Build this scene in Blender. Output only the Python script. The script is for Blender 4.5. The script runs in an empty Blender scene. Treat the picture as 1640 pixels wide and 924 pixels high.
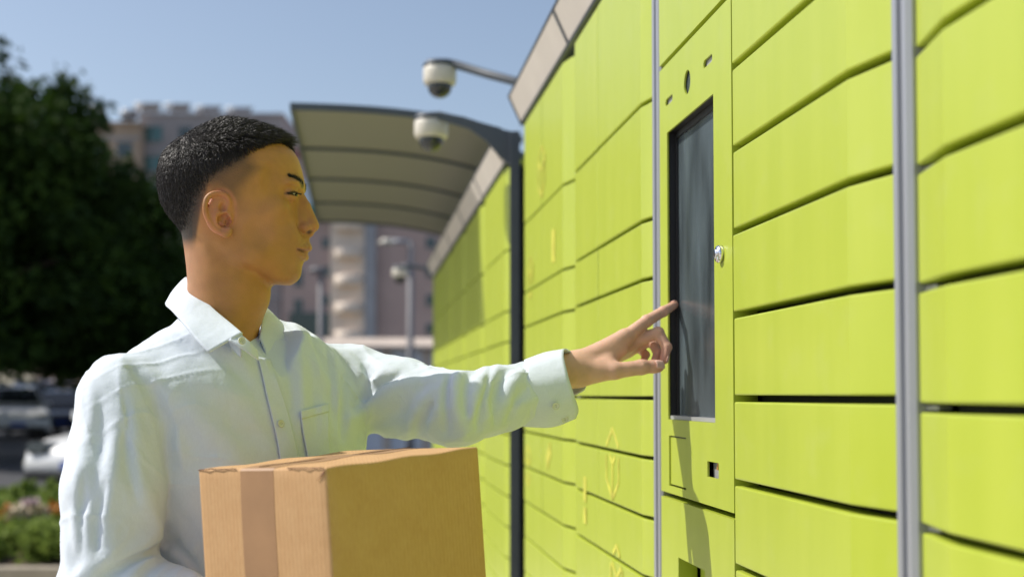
import bpy, bmesh, math, random
import numpy as np
from mathutils import Vector, Matrix
random.seed(7)
rng = np.random.default_rng(7)
scene = bpy.context.scene
C = scene.collection
R = math.radians

# ------------------------------------------------------------------ camera
F_PX, W_PX, H_PX = 2000.0, 1640.0, 924.0
EYE = 1.35
PITCH = math.atan(78.0 / F_PX)
SHIFT = 92.0
cam_d = bpy.data.cameras.new('camera')
cam = bpy.data.objects.new('camera', cam_d)
C.objects.link(cam)
cam.location = (0, 0, EYE)
cam.rotation_euler = (R(90) + PITCH, 0, 0)
cam_d.sensor_width = 36.0
cam_d.lens = 36.0 * F_PX / W_PX
cam_d.shift_y = SHIFT / W_PX
cam_d.clip_start = 0.05
cam_d.clip_end = 3000
cam_d.dof.use_dof = True
cam_d.dof.focus_distance = 1.72
cam_d.dof.aperture_fstop = 3.3
scene.camera = cam

# ------------------------------------------------------------------ light
WALL_A = math.atan(248.0 / F_PX)          # the locker wall turns this far to the left of the view
SUN_EL = R(48)
SUN_AZ = R(-6)                             # the light travels this way, measured from the x axis
sun_travel = Vector((math.cos(SUN_AZ) * math.cos(SUN_EL), math.sin(SUN_AZ) * math.cos(SUN_EL), -math.sin(SUN_EL)))
sd = bpy.data.lights.new('sun', 'SUN')
sd.energy = 4.3
sd.angle = R(0.5)
sd.color = (1.0, 0.955, 0.88)
sun = bpy.data.objects.new('sun', sd)
C.objects.link(sun)
sun.rotation_euler = sun_travel.to_track_quat('-Z', 'Y').to_euler()
world = bpy.data.worlds.new('World')
scene.world = world
world.use_nodes = True
wn = world.node_tree
sky = wn.nodes.new('ShaderNodeTexSky')
sky.sky_type = 'NISHITA'
sky.sun_disc = False
sky.sun_elevation = SUN_EL
sky.sun_rotation = math.atan2(-sun_travel.x, -sun_travel.y)
sky.air_density = 1.0
sky.dust_density = 1.6
sky.ozone_density = 1.3
hsv = wn.nodes.new('ShaderNodeHueSaturation')
hsv.inputs['Saturation'].default_value = 0.86
wn.links.new(sky.outputs[0], hsv.inputs['Color'])
wn.links.new(hsv.outputs[0], wn.nodes['Background'].inputs[0])
wn.nodes['Background'].inputs[1].default_value = 0.127
scene.view_settings.view_transform = 'Standard'
scene.view_settings.look = 'None'
scene.view_settings.exposure = 0.15
scene.view_settings.gamma = 1.0
scene.cycles.max_bounces = 8
scene.cycles.diffuse_bounces = 5
scene.cycles.glossy_bounces = 3
scene.cycles.transmission_bounces = 4
scene.cycles.sample_clamp_indirect = 6

# ------------------------------------------------------------------ helpers
_ct, _st = math.cos(PITCH), math.sin(PITCH)

def ray(px, py):
    u = (px - W_PX / 2) / F_PX
    v = (H_PX / 2 + SHIFT - py) / F_PX
    return np.array([u, _ct - v * _st, _st + v * _ct])

def Q(px, py, d):
    """point at forward distance d whose place was measured in the photograph"""
    r = ray(px, py)
    return r * (d / r[1]) + np.array([0, 0, EYE])

def NT(name):
    m = bpy.data.materials.new(name)
    m.use_nodes = True
    return m, m.node_tree, m.node_tree.nodes['Principled BSDF']

def sock(b, *names):
    for n in names:
        if n in b.inputs:
            return b.inputs[n]

def mat(name, col, rough=0.6, var=0.12, scale=8.0, bump=0.0, bscale=60.0, metal=0.0, spec=0.5, coat=0.0, stretch=(1, 1, 1), attr=None, detail=5.0):
    m, nt, b = NT(name)
    tc = nt.nodes.new('ShaderNodeTexCoord')
    mp = nt.nodes.new('ShaderNodeMapping')
    mp.inputs['Scale'].default_value = stretch
    nt.links.new(tc.outputs['Object'], mp.inputs[0])
    n = nt.nodes.new('ShaderNodeTexNoise')
    n.inputs['Scale'].default_value = scale
    n.inputs['Detail'].default_value = detail
    nt.links.new(mp.outputs[0], n.inputs['Vector'])
    r = nt.nodes.new('ShaderNodeMapRange')
    r.inputs[1].default_value = 0.3
    r.inputs[2].default_value = 0.7
    r.inputs[3].default_value = 1 - var
    r.inputs[4].default_value = 1 + var
    nt.links.new(n.outputs[0], r.inputs[0])
    mx = nt.nodes.new('ShaderNodeMix')
    mx.data_type = 'RGBA'
    mx.blend_type = 'MULTIPLY'
    mx.inputs[0].default_value = 1.0
    if attr:
        a = nt.nodes.new('ShaderNodeAttribute')
        a.attribute_name = attr
        nt.links.new(a.outputs['Color'], mx.inputs[6])
    else:
        mx.inputs[6].default_value = (*col, 1)
    nt.links.new(r.outputs[0], mx.inputs[7])
    nt.links.new(mx.outputs[2], b.inputs['Base Color'])
    b.inputs['Roughness'].default_value = rough
    b.inputs['Metallic'].default_value = metal
    sock(b, 'Specular IOR Level', 'Specular').default_value = spec
    if coat:
        sock(b, 'Coat Weight').default_value = coat
        sock(b, 'Coat Roughness').default_value = 0.12
    if bump:
        n2 = nt.nodes.new('ShaderNodeTexNoise')
        n2.inputs['Scale'].default_value = bscale
        n2.inputs['Detail'].default_value = 3
        nt.links.new(mp.outputs[0], n2.inputs['Vector'])
        bp = nt.nodes.new('ShaderNodeBump')
        bp.inputs['Strength'].default_value = bump
        bp.inputs['Distance'].default_value = 0.01
        nt.links.new(n2.outputs[0], bp.inputs['Height'])
        nt.links.new(bp.outputs[0], b.inputs['Normal'])
    return m

def link(name, me, m=None, parent=None, smooth=False):
    o = bpy.data.objects.new(name, me)
    C.objects.link(o)
    if m is not None and not me.materials:
        me.materials.append(m)
    if parent is not None:
        o.parent = parent
    if smooth:
        me.shade_smooth()
    return o

def from_bm(name, bm, m=None, parent=None, smooth=False):
    me = bpy.data.meshes.new(name)
    bm.normal_update()
    bm.to_mesh(me)
    bm.free()
    return link(name, me, m, parent, smooth)

def from_arr(name, V, Fq, m=None, parent=None, smooth=True, col=None):
    me = bpy.data.meshes.new(name)
    V = np.asarray(V, dtype=np.float32)
    Fq = np.asarray(Fq, dtype=np.int32)
    k = Fq.shape[1]
    me.vertices.add(len(V))
    me.vertices.foreach_set('co', V.ravel())
    me.loops.add(Fq.size)
    me.loops.foreach_set('vertex_index', Fq.ravel())
    me.polygons.add(len(Fq))
    me.polygons.foreach_set('loop_start', np.arange(0, Fq.size, k, dtype=np.int32))
    me.polygons.foreach_set('loop_total', np.full(len(Fq), k, dtype=np.int32))
    me.update(calc_edges=True)
    if col is not None:
        a = me.attributes.new('Col', 'FLOAT_COLOR', 'POINT')
        c4 = np.ones((len(V), 4), dtype=np.float32)
        c4[:, :3] = col
        a.data.foreach_set('color', c4.ravel())
    return link(name, me, m, parent, smooth)

def tag(o, label=None, cat=None, group=None, kind=None):
    if label: o['label'] = label
    if cat: o['category'] = cat
    if group: o['group'] = group
    if kind: o['kind'] = kind
    return o

def thing(name, loc, label, cat, group=None, rz=0.0):
    o = bpy.data.objects.new(name, None)
    C.objects.link(o)
    o.empty_display_size = 0.1
    o.location = loc
    o.rotation_euler = (0, 0, rz)
    return tag(o, label, cat, group)

def box(bm, x0, x1, y0, y1, z0, z1, M=None):
    vs = [bm.verts.new(Vector(p)) for p in
          ((x0, y0, z0), (x1, y0, z0), (x1, y1, z0), (x0, y1, z0), (x0, y0, z1), (x1, y0, z1), (x1, y1, z1), (x0, y1, z1))]
    if M is not None:
        for v in vs: v.co = M @ v.co
    for f in ((0, 3, 2, 1), (4, 5, 6, 7), (0, 1, 5, 4), (1, 2, 6, 5), (2, 3, 7, 6), (3, 0, 4, 7)):
        bm.faces.new([vs[i] for i in f])
    return vs

def boxo(name, x0, x1, y0, y1, z0, z1, m, parent=None, bev=0.0):
    bm = bmesh.new()
    box(bm, x0, x1, y0, y1, z0, z1)
    if bev:
        bmesh.ops.bevel(bm, geom=bm.edges[:], offset=bev, segments=2, affect='EDGES', profile=0.6)
    return from_bm(name, bm, m, parent)

def prism(bm, poly, axis_vec, M=None):
    """closed polygon (list of 3-vectors) swept along axis_vec"""
    a = [bm.verts.new(Vector(p)) for p in poly]
    b = [bm.verts.new(Vector(p) + Vector(axis_vec)) for p in poly]
    n = len(poly)
    bm.faces.new(a[::-1]); bm.faces.new(b)
    for i in range(n):
        bm.faces.new((a[i], a[(i + 1) % n], b[(i + 1) % n], b[i]))
    bmesh.ops.recalc_face_normals(bm, faces=bm.faces[:])

def tube(bm, pts, rad, seg=10, cap=True):
    pts = [Vector(p) for p in pts]
    if not hasattr(rad, '__len__'): rad = [rad] * len(pts)
    rings = []
    up = Vector((0, 0, 1))
    for i, p in enumerate(pts):
        t = (pts[min(i + 1, len(pts) - 1)] - pts[max(i - 1, 0)]).normalized()
        a = t.cross(up)
        if a.length < 1e-3: a = t.cross(Vector((1, 0, 0)))
        a.normalize(); b = t.cross(a)
        rings.append([bm.verts.new(p + (a * math.cos(2 * math.pi * k / seg) + b * math.sin(2 * math.pi * k / seg)) * rad[i]) for k in range(seg)])
    for r0, r1 in zip(rings, rings[1:]):
        for k in range(seg):
            bm.faces.new((r0[k], r0[(k + 1) % seg], r1[(k + 1) % seg], r1[k]))
    if cap:
        bm.faces.new(rings[0][::-1]); bm.faces.new(rings[-1])

def lathe(bm, prof, seg=24, center=(0, 0, 0)):
    """profile of (r, z)"""
    cx, cy, cz = center
    rings = []
    for r, z in prof:
        if r < 1e-6:
            rings.append([bm.verts.new((cx, cy, cz + z))])
        else:
            rings.append([bm.verts.new((cx + r * math.cos(2 * math.pi * k / seg), cy + r * math.sin(2 * math.pi * k / seg), cz + z)) for k in range(seg)])
    for a, b in zip(rings, rings[1:]):
        for k in range(seg):
            k2 = (k + 1) % seg
            if len(a) == 1 and len(b) == 1: continue
            if len(a) == 1: bm.faces.new((a[0], b[k2], b[k]))
            elif len(b) == 1: bm.faces.new((a[k], a[k2], b[0]))
            else: bm.faces.new((a[k], a[k2], b[k2], b[k]))
    bmesh.ops.recalc_face_normals(bm, faces=bm.faces[:])

# ------------------------------------------------------------------ materials
def lime_material():
    m, nt, b = NT('lime_powder_coat')
    tc = nt.nodes.new('ShaderNodeTexCoord')
    geo = nt.nodes.new('ShaderNodeNewGeometry')
    n = nt.nodes.new('ShaderNodeTexNoise'); n.inputs['Scale'].default_value = 3.5; n.inputs['Detail'].default_value = 4
    mp = nt.nodes.new('ShaderNodeMapping'); mp.inputs['Scale'].default_value = (6, 6, 0.7)
    nt.links.new(geo.outputs['Position'], mp.inputs[0]); nt.links.new(mp.outputs[0], n.inputs['Vector'])
    cr = nt.nodes.new('ShaderNodeValToRGB')
    cr.color_ramp.elements[0].position = 0.3; cr.color_ramp.elements[0].color = (0.375, 0.447, 0.040, 1)
    cr.color_ramp.elements[1].position = 0.75; cr.color_ramp.elements[1].color = (0.412, 0.480, 0.052, 1)
    nt.links.new(n.outputs[0], cr.inputs[0])
    # faint dust smudges
    d = nt.nodes.new('ShaderNodeTexNoise'); d.inputs['Scale'].default_value = 22; d.inputs['Detail'].default_value = 8
    nt.links.new(geo.outputs['Position'], d.inputs['Vector'])
    dr = nt.nodes.new('ShaderNodeMapRange'); dr.inputs[1].default_value = 0.55; dr.inputs[2].default_value = 0.8; dr.inputs[3].default_value = 0.0; dr.inputs[4].default_value = 0.12
    nt.links.new(d.outputs[0], dr.inputs[0])
    mx = nt.nodes.new('ShaderNodeMix'); mx.data_type = 'RGBA'
    mx.inputs[7].default_value = (0.5, 0.52, 0.25, 1)
    nt.links.new(dr.outputs[0], mx.inputs[0]); nt.links.new(cr.outputs[0], mx.inputs[6]); nt.links.new(mx.outputs[2], b.inputs['Base Color'])
    b.inputs['Roughness'].default_value = 0.36
    sock(b, 'Specular IOR Level', 'Specular').default_value = 0.65
    n3 = nt.nodes.new('ShaderNodeTexNoise'); n3.inputs['Scale'].default_value = 900
    nt.links.new(geo.outputs['Position'], n3.inputs['Vector'])
    n4 = nt.nodes.new('ShaderNodeTexNoise'); n4.inputs['Scale'].default_value = 9
    nt.links.new(geo.outputs['Position'], n4.inputs['Vector'])
    bp = nt.nodes.new('ShaderNodeBump'); bp.inputs['Strength'].default_value = 0.12; bp.inputs['Distance'].default_value = 0.002
    bp2 = nt.nodes.new('ShaderNodeBump'); bp2.inputs['Strength'].default_value = 0.25; bp2.inputs['Distance'].default_value = 0.004
    nt.links.new(n3.outputs[0], bp.inputs['Height']); nt.links.new(n4.outputs[0], bp2.inputs['Height'])
    nt.links.new(bp2.outputs[0], bp.inputs['Normal']); nt.links.new(bp.outputs[0], b.inputs['Normal'])
    return m

M = {}
M['lime'] = lime_material()
M['carcass'] = mat('dark_carcass', (0.03, 0.035, 0.02), 0.7)
M['alu'] = mat('brushed_aluminium_post', (0.34, 0.35, 0.38), 0.42, 0.06, 3, metal=0.35, stretch=(20, 20, 1))
M['zinc'] = mat('zinc_bracket', (0.42, 0.42, 0.42), 0.4, metal=0.3)
M['mark'] = mat('printed_yellow', (0.53, 0.51, 0.07), 0.5, 0.3, 25)
M['fascia'] = mat('beige_fascia', (0.55, 0.50, 0.45), 0.6, 0.06, 5)
M['steel_dark'] = mat('dark_grey_painted_steel', (0.070, 0.082, 0.098), 0.42, 0.1)
M['black'] = mat('black_plastic', (0.012, 0.012, 0.014), 0.45)
M['chrome'] = mat('chrome', (0.75, 0.75, 0.78), 0.16, 0.03, metal=1.0)
M['screen'] = mat('dusty_display_glass', (0.062, 0.080, 0.088), 0.26, 0.55, 9, bump=0.02, spec=0.8, stretch=(2, 2, 0.5))
M['glass_dark'] = mat('dark_glass', (0.02, 0.025, 0.03), 0.08, spec=0.8)
M['cream'] = mat('cream_plastic', (0.62, 0.58, 0.50), 0.4, 0.05)
M['kraft'] = None
M['asphalt'] = mat('asphalt', (0.055, 0.055, 0.06), 0.9, 0.2, 3, bump=0.4, bscale=80)
M['paving'] = mat('pale_paving', (0.50, 0.46, 0.40), 0.85, 0.12, 2.0, bump=0.3, bscale=40)
M['soil'] = mat('soil', (0.10, 0.07, 0.045), 0.95, 0.3, 6, bump=0.5)

# ------------------------------------------------------------------ the locker wall
D = 0.5                                   # distance of the door faces from the line through the camera parallel to the wall
Tx = np.array([-math.sin(WALL_A), math.cos(WALL_A), 0.0])
Nx = np.array([math.cos(WALL_A), math.sin(WALL_A), 0.0])     # away from the man, into the wall
VPX = 572.0

def t_of(px, off=0.0):
    """distance along the wall at which the wall plane shows at photo column px"""
    ang = math.atan((px - 820.0) / F_PX) + WALL_A
    return (D + off) / math.tan(ang)

def h_of(px, py, off=0.0):
    """height of a wall point, from the photograph"""
    t = t_of(px, off)
    p = Tx * t + Nx * (D + off)
    r = ray(px, py)
    return EYE + r[2] / r[1] * p[1]

def wall_point(t, off=0.0, z=0.0):
    p = Tx * t + Nx * (D + off)
    return Vector((p[0], p[1], z))

WALL_RZ = R(90) + WALL_A                  # local x runs along the wall away from the camera, local y points out of the wall

def door_mesh(w, h, lo, hi, name='locker_door'):
    """folded sheet door: its outer ends bend back; local x 0..w, z 0..h, face at y=0"""
    ch, back, th = 0.088, 0.017, 0.034
    prof = []
    if lo: prof += [(0, -back), (ch, 0)]
    else: prof += [(0, 0)]
    if hi: prof += [(w - ch, 0), (w, -back)]
    else: prof += [(w, 0)]
    prof += [(w, -th), (0, -th)]
    bm = bmesh.new()
    prism(bm, [(x, y, 0) for x, y in prof], (0, 0, h))
    es = [e for e in bm.edges if e.calc_face_angle(0) > R(30)]
    bmesh.ops.bevel(bm, geom=es, offset=0.0022, segments=2, affect='EDGES', profile=0.5)
    me = bpy.data.meshes.new(name)
    bm.normal_update(); bm.to_mesh(me); bm.free()
    me.materials.append(M['lime'])
    return me

GAP = 0.0088
def levels(base, pitch, skip, top, bottom=0.08):
    ks = []
    k = 0
    while base + pitch * (k - 1) + EYE > bottom: k -= 1
    z = []
    while base + pitch * k + EYE < top - 0.06:
        if k not in skip: z.append(base + pitch * k + EYE)
        k += 1
    return z + [top]

def bank(t0, t1, cols, lv, label, top, gap=GAP, name='parcel_locker', group='lime green parcel locker cabinets in a row', no_doors=(), posts=True, fascia=True):
    """one cabinet between two posts; cols are the column borders along the wall"""
    root = thing(name, wall_point(t0), label, 'locker cabinet', group, WALL_RZ)
    boxo('carcass', 0.004, t1 - t0 - 0.004, -0.48, -0.052, 0.0, top, M['carcass'], root)
    bm = bmesh.new()
    box(bm, 0.0, t1 - t0, -0.484, -0.03, top + 0.001, top + 0.018)
    from_bm('roof_plate', bm, M['lime'], root)
    meshes = {}
    for ci in range(len(cols) - 1):
        if ci in no_doors: continue
        x0, x1 = cols[ci] - t0, cols[ci + 1] - t0
        first, last = ci == 0, ci == len(cols) - 2
        x0 += 0.002 if not first else 0.0
        x1 -= 0.002 if not last else 0.0
        for a, b in zip(lv, lv[1:]):
            h = b - a - gap
            key = (ci, round(h, 4))
            if key not in meshes:
                meshes[key] = door_mesh(x1 - x0, h, first, last)
            o = link('locker_door', meshes[key], None, root)
            o.location = (x0, random.uniform(-0.0006, 0.0006), a + gap / 2)
            if first or last:
                bmx = 0.0
    # hinge brackets in the gaps beside the posts
    bme = bpy.data.meshes.new('hinge_bracket')
    bm = bmesh.new(); box(bm, -0.004, 0.020, -0.036, -0.0235, -0.0022, 0.0022); bm.to_mesh(bme); bm.free(); bme.materials.append(M['zinc'])
    for z in lv[:-1]:
        for x in ((cols[0] - t0) , (cols[-1] - t0) - 0.02):
            if (0 in no_doors and x < 0.3) or ((len(cols) - 2) in no_doors and x > 0.3): continue
            o = link('hinge_bracket', bme, None, root); o.location = (x, 0, z)
    # horizontal shelf edges behind the gaps
    bm = bmesh.new()
    for z in lv[:-1]:
        box(bm, cols[0] - t0 + 0.03, cols[-1] - t0 - 0.03, -0.0515, -0.040, z - 0.009, z + 0.003)
    from_bm('shelf_edge', bm, M['carcass'], root)
    if fascia:
        bm = bmesh.new()
        L = t1 - t0
        prism(bm, [(0.003, 0.0, top + 0.02), (0.003, 0.036, top + 0.098), (0.003, 0.03, top + 0.104), (0.003, -0.03, top + 0.05), (0.003, -0.03, top + 0.02)], (L - 0.006, 0, 0))
        f = from_bm('header_fascia', bm, M['fascia'], root)
        bm = bmesh.new()
        prism(bm, [(0, 0.0015, top + 0.012), (0, 0.0045, top + 0.018), (0, -0.031, top + 0.018), (0, -0.031, top + 0.012)], (L, 0, 0))
        prism(bm, [(0, 0.0365, top + 0.0985), (0, 0.040, top + 0.104), (0, 0.033, top + 0.111), (0, 0.028, top + 0.106)], (L, 0, 0))
        prism(bm, [(L - 0.012, 0.003, top + 0.02), (L - 0.012, 0.041, top + 0.102), (L - 0.012, -0.02, top + 0.06)], (0.016, 0, 0))
        from_bm('fascia_trim', bm, M['steel_dark'], f)
    return root

def post(root, x, top, w=0.046, proud=0.004):
    """aluminium post with a groove"""
    bm = bmesh.new()
    h = w / 2
    prof = [(x - h, -0.03), (x - h, proud - 0.006), (x - h + 0.004, proud - 0.001), (x - h * 0.3, proud - 0.001), (x - h * 0.2, proud - 0.007), (x + h * 0.1, proud - 0.007), (x + h * 0.2, proud), (x + h - 0.004, proud), (x + h, proud - 0.005), (x + h, -0.03)]
    prism(bm, [(a, b, 0.0) for a, b in prof], (0, 0, top))
    return from_bm('post', bm, M['alu'], root)

TOP = EYE + 0.822
_tl, _tr = t_of(1431, 0.008), t_of(1473, 0.017)
tpA = (_tl + _tr) / 2                          # post right of the kiosk
tpB = (t_of(1047) + t_of(1058)) / 2                      # post left of the kiosk
tK = t_of(1175)
tC = t_of(911)
tMid = t_of(958)
tEnd = t_of(834)
PW = _tl - _tr
lvK = levels(-0.005, 0.1115, (), TOP)
lvL = levels(-0.006, 0.1042, (4, 6, 7), TOP)
lvN = levels(-0.012, 0.1105, (), TOP)
# nearest cabinet, right edge of the picture
tR0 = tpA - PW / 2 - 1.02
near = bank(tR0, tpA - PW / 2, [tR0, tR0 + 0.51, tpA - PW / 2], lvN, 'nearest lime green locker cabinet at the right edge, right of the wide grey post', TOP)
# the kiosk cabinet
kx0, kx1 = tpA + PW / 2, tpB - 0.024
kiosk = bank(tpA - PW / 2, tpB + 0.024, [kx0, tK, kx1], lvK, 'locker cabinet with the tall touch screen panel, being touched by the man', TOP, no_doors=(1,))
post(kiosk, tpA - (tpA - PW / 2), TOP, PW - 0.001, -0.008)
post(kiosk, tpB - (tpA - PW / 2), TOP, 0.046, 0.002)
mid1 = bank(tpB + 0.024, tC, [tpB + 0.026, tMid, tC - 0.002], lvL, 'locker cabinet behind the pointing hand, just beyond the screen', TOP, 0.0066)
mid2 = bank(tC, tEnd, [tC + 0.002, (tC + tEnd) / 2, tEnd], lvL, 'locker cabinet just this side of the dark steel pole', TOP, 0.0060)
# the far banks
tF0 = t_of(813)
tF1 = t_of(692)
nf = 5
wF = (tF1 - tF0) / nf
TOPF = EYE + 0.775
lvF = levels(-0.03, 0.1042, (4, 6, 7), TOPF)
flab = ['far lime locker cabinet beginning right behind the dark steel pole', 'second locker cabinet beyond the dark pole, at the canopy shade edge',
        'far locker cabinet in the middle of the canopy shade', 'far locker cabinet in the last part of the canopy shade', 'farthest sunlit locker cabinet at the end of the row']
for i in range(nf):
    a = tF0 + i * wF
    bank(a, a + wF, [a + 0.003, a + wF / 2, a + wF - 0.003], lvF, flab[i], TOPF, 0.0060)

# ---- the kiosk front panel with its cut-outs
K0 = tpA - PW / 2
def kl(px, py, off=0.0):
    """kiosk-local (x, z) of a photo pixel"""
    return t_of(px, off) - K0, h_of(px, py, off)

def plate_with_holes(name, x0, x1, z0, z1, holes, y, th, m, parent, bev=True):
    """flat plate in local xz, outer rectangle, holes as point loops; front face at y, real thickness"""
    bm = bmesh.new()
    loops = [[(x0, z0), (x1, z0), (x1, z1), (x0, z1)]] + holes
    edges = []
    for lp in loops:
        vs = [bm.verts.new((a, y, b)) for a, b in lp]
        for i in range(len(vs)):
            edges.append(bm.edges.new((vs[i], vs[(i + 1) % len(vs)])))
    bmesh.ops.triangle_fill(bm, use_beauty=True, use_dissolve=False, edges=edges)
    # triangle_fill may fill holes too: drop faces whose centre lies in a hole
    def inside(p, lp):
        c = False
        n = len(lp)
        for i in range(n):
            xa, za = lp[i]; xb, zb = lp[(i + 1) % n]
            if (za > p[1]) != (zb > p[1]) and p[0] < (xb - xa) * (p[1] - za) / (zb - za) + xa: c = not c
        return c
    kill = [f for f in bm.faces if any(inside((f.calc_center_median().x, f.calc_center_median().z), h) for h in holes)]
    bmesh.ops.delete(bm, geom=kill, context='FACES_ONLY')
    r = bmesh.ops.extrude_face_region(bm, geom=bm.faces[:])
    for v in [g for g in r['geom'] if isinstance(g, bmesh.types.BMVert)]: v.co.y -= th
    bmesh.ops.recalc_face_normals(bm, faces=bm.faces[:])
    return from_bm(name, bm, m, parent)

def rect(a, b):
    return [(min(a[0], b[0]), min(a[1], b[1])), (max(a[0], b[0]), min(a[1], b[1])), (max(a[0], b[0]), max(a[1], b[1])), (min(a[0], b[0]), max(a[1], b[1]))]

zt = h_of(1062, 106) - 0.006
zb = h_of(1175, 829) + 0.006
px0, px1 = tK - K0 + 0.002, kx1 - K0 - 0.001
scr = rect((kl(1145, 400)[0], h_of(1145, 677)), (kl(1070, 400)[0], h_of(1070, 213)))
scr = [(scr[0][0], scr[0][1]), (scr[1][0], scr[0][1]), (scr[2][0], scr[2][1]), (scr[3][0], scr[2][1])]
cc = kl(1103, 132)
circ = [(cc[0] + 0.0185 * math.cos(a), cc[1] + 0.0185 * math.sin(a)) for a in [2 * math.pi * i / 28 for i in range(28)]]
def slot(px, py, w=0.046, h=0.0115):
    c = kl(px, py); r = h / 2; pts = []
    for i in range(9): a = -math.pi / 2 + math.pi * i / 8; pts.append((c[0] + w / 2 - r + r * math.cos(a), c[1] + r * math.sin(a)))
    for i in range(9): a = math.pi / 2 + math.pi * i / 8; pts.append((c[0] - w / 2 + r + r * math.cos(a), c[1] + r * math.sin(a)))
    return pts
sl1, sl2 = slot(1073.5, 161), slot(1136.5, 98.5)
win = rect(kl(1150, 767), kl(1132, 738))
ins = rect((kl(1098, 780)[0], h_of(1071, 777)), (kl(1071, 780)[0], h_of(1071, 697)))
plate_with_holes('kiosk_panel', px0, px1, zb, zt, [scr, circ, sl1, sl2, win, ins], 0.0, 0.003, M['lime'], kiosk)
# folded return edges of the panel
bm = bmesh.new()
box(bm, px0, px0 + 0.003, -0.034, -0.0032, zb, zt); box(bm, px1 - 0.003, px1, -0.034, -0.0032, zb, zt)
box(bm, px0 + 0.003, px1 - 0.003, -0.034, -0.0032, zb, zb + 0.003); box(bm, px0 + 0.003, px1 - 0.003, -0.034, -0.0032, zt - 0.003, zt)
from_bm('panel_return', bm, M['lime'], kiosk)
# screen: black bezel box recessed behind the cut-out, glass, and a dusty pane
s0, s1 = scr[0], scr[2]
bm = bmesh.new()
B = 0.010
box(bm, s0[0] - 0.02, s1[0] + 0.02, -0.032, -0.0045, s1[1] + 0.0005, s1[1] + 0.03)
box(bm, s1[0] + 0.0005, s1[0] + 0.03, -0.032, -0.0046, s0[1] - 0.02, s1[1])
box(bm, s0[0] - 0.03, s0[0] - 0.0005, -0.032, -0.0046, s0[1] - 0.02, s1[1])
box(bm, s0[0] - 0.02, s1[0] + 0.02, -0.032, -0.0045, s0[1] - 0.03, s0[1] - 0.0005)
box(bm, s1[0] - 0.005, s1[0], -0.0175, -0.0145, s0[1], s1[1])
box(bm, s0[0], s1[0] - 0.0055, -0.0175, -0.0145, s1[1] - 0.009, s1[1])
from_bm('screen_bezel', bm, M['black'], kiosk)
SCR_Y = -0.018
boxo('screen', s0[0], s1[0], -0.024, SCR_Y, s0[1], s1[1], M['screen'], kiosk)
boxo('screen_sill', s0[0], s1[0], -0.0170, -0.0035, s0[1] + 0.0002, s0[1] + 0.006, M['zinc'], kiosk)
boxo('camera_window', cc[0] - 0.03, cc[0] + 0.03, -0.010, -0.0045, cc[1] - 0.03, cc[1] + 0.03, M['screen'], kiosk)
for sl in (sl1, sl2):
    xs = [p[0] for p in sl]; zs = [p[1] for p in sl]
    boxo('sensor_slot', min(xs) - 0.004, max(xs) + 0.004, -0.010, -0.0045, min(zs) - 0.004, max(zs) + 0.004, M['zinc'], kiosk)
w0, w1 = win[0], win[2]
bm = bmesh.new(); box(bm, w0[0] - 0.004, w1[0] + 0.004, -0.016, -0.010, w0[1] - 0.004, w1[1] + 0.004); from_bm('scanner_recess', bm, M['zinc'], kiosk)
bm = bmesh.new()
cx, cz = (w0[0] + w1[0]) / 2 - 0.012, (w0[1] + w1[1]) / 2
tube(bm, [(cx + 0.012 * math.cos(a), -0.0075, cz + 0.012 * math.sin(a)) for a in [0.3 * i for i in range(12)]], 0.0022, 6)
from_bm('scanner_cable', bm, mat('orange_cable', (0.55, 0.28, 0.08), 0.5), kiosk)
i0, i1 = ins[0], ins[2]
boxo('card_flap', i0[0] + 0.0022, i1[0] - 0.0022, -0.006, -0.0022, i0[1] + 0.0025, i1[1] - 0.0025, M['lime'], kiosk, 0.0006)
# lock
lc = kl(1157, 407)
bm = bmesh.new()
lathe(bm, [(0, 0.010), (0.0062, 0.010), (0.0070, 0.0085), (0.0072, 0.0080), (0.0105, 0.0075), (0.0122, 0.005), (0.0126, 0.0), (0, 0.0)], 28)
for v in bm.verts: v.co = Vector((v.co.x + lc[0], v.co.z + 0.0002, v.co.y + lc[1]))
bmesh.ops.recalc_face_normals(bm, faces=bm.faces[:])
lk = from_bm('lock', bm, M['chrome'], kiosk, True)
bm = bmesh.new(); box(bm, lc[0] - 0.001, lc[0] + 0.001, 0.0095, 0.0106, lc[1] - 0.004, lc[1] + 0.004)
box(bm, lc[0] - 0.0035, lc[0] + 0.0035, 0.0095, 0.0107, lc[1] - 0.0008, lc[1] + 0.0008)
from_bm('keyhole', bm, M['black'], lk)
# doors above and below the panel
def kdoor(z0, z1, holes=()):
    return plate_with_holes('service_door', px0, px1, z0, z1, list(holes), 0.0, 0.030, M['lime'], kiosk)
kdoor(zt + GAP, TOP)
slotb = rect(kl(1127, 960), (kl(1085, 893)[0], h_of(1085, 892)))
dz0 = zb - GAP - 0.50
kd = kdoor(dz0, zb - GAP, [slotb])
kdoor(0.09, dz0 - GAP)
b0, b1 = slotb[0], slotb[2]
bm = bmesh.new(); box(bm, b0[0] - 0.002, b1[0] + 0.002, -0.050, -0.042, b0[1] - 0.002, b1[1] + 0.002)
box(bm, b0[0] + 0.02, b1[0] - 0.02, -0.042, -0.030, b0[1] + 0.002, b0[1] + 0.03)
from_bm('receipt_recess', bm, M['lime'], kiosk)

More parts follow.
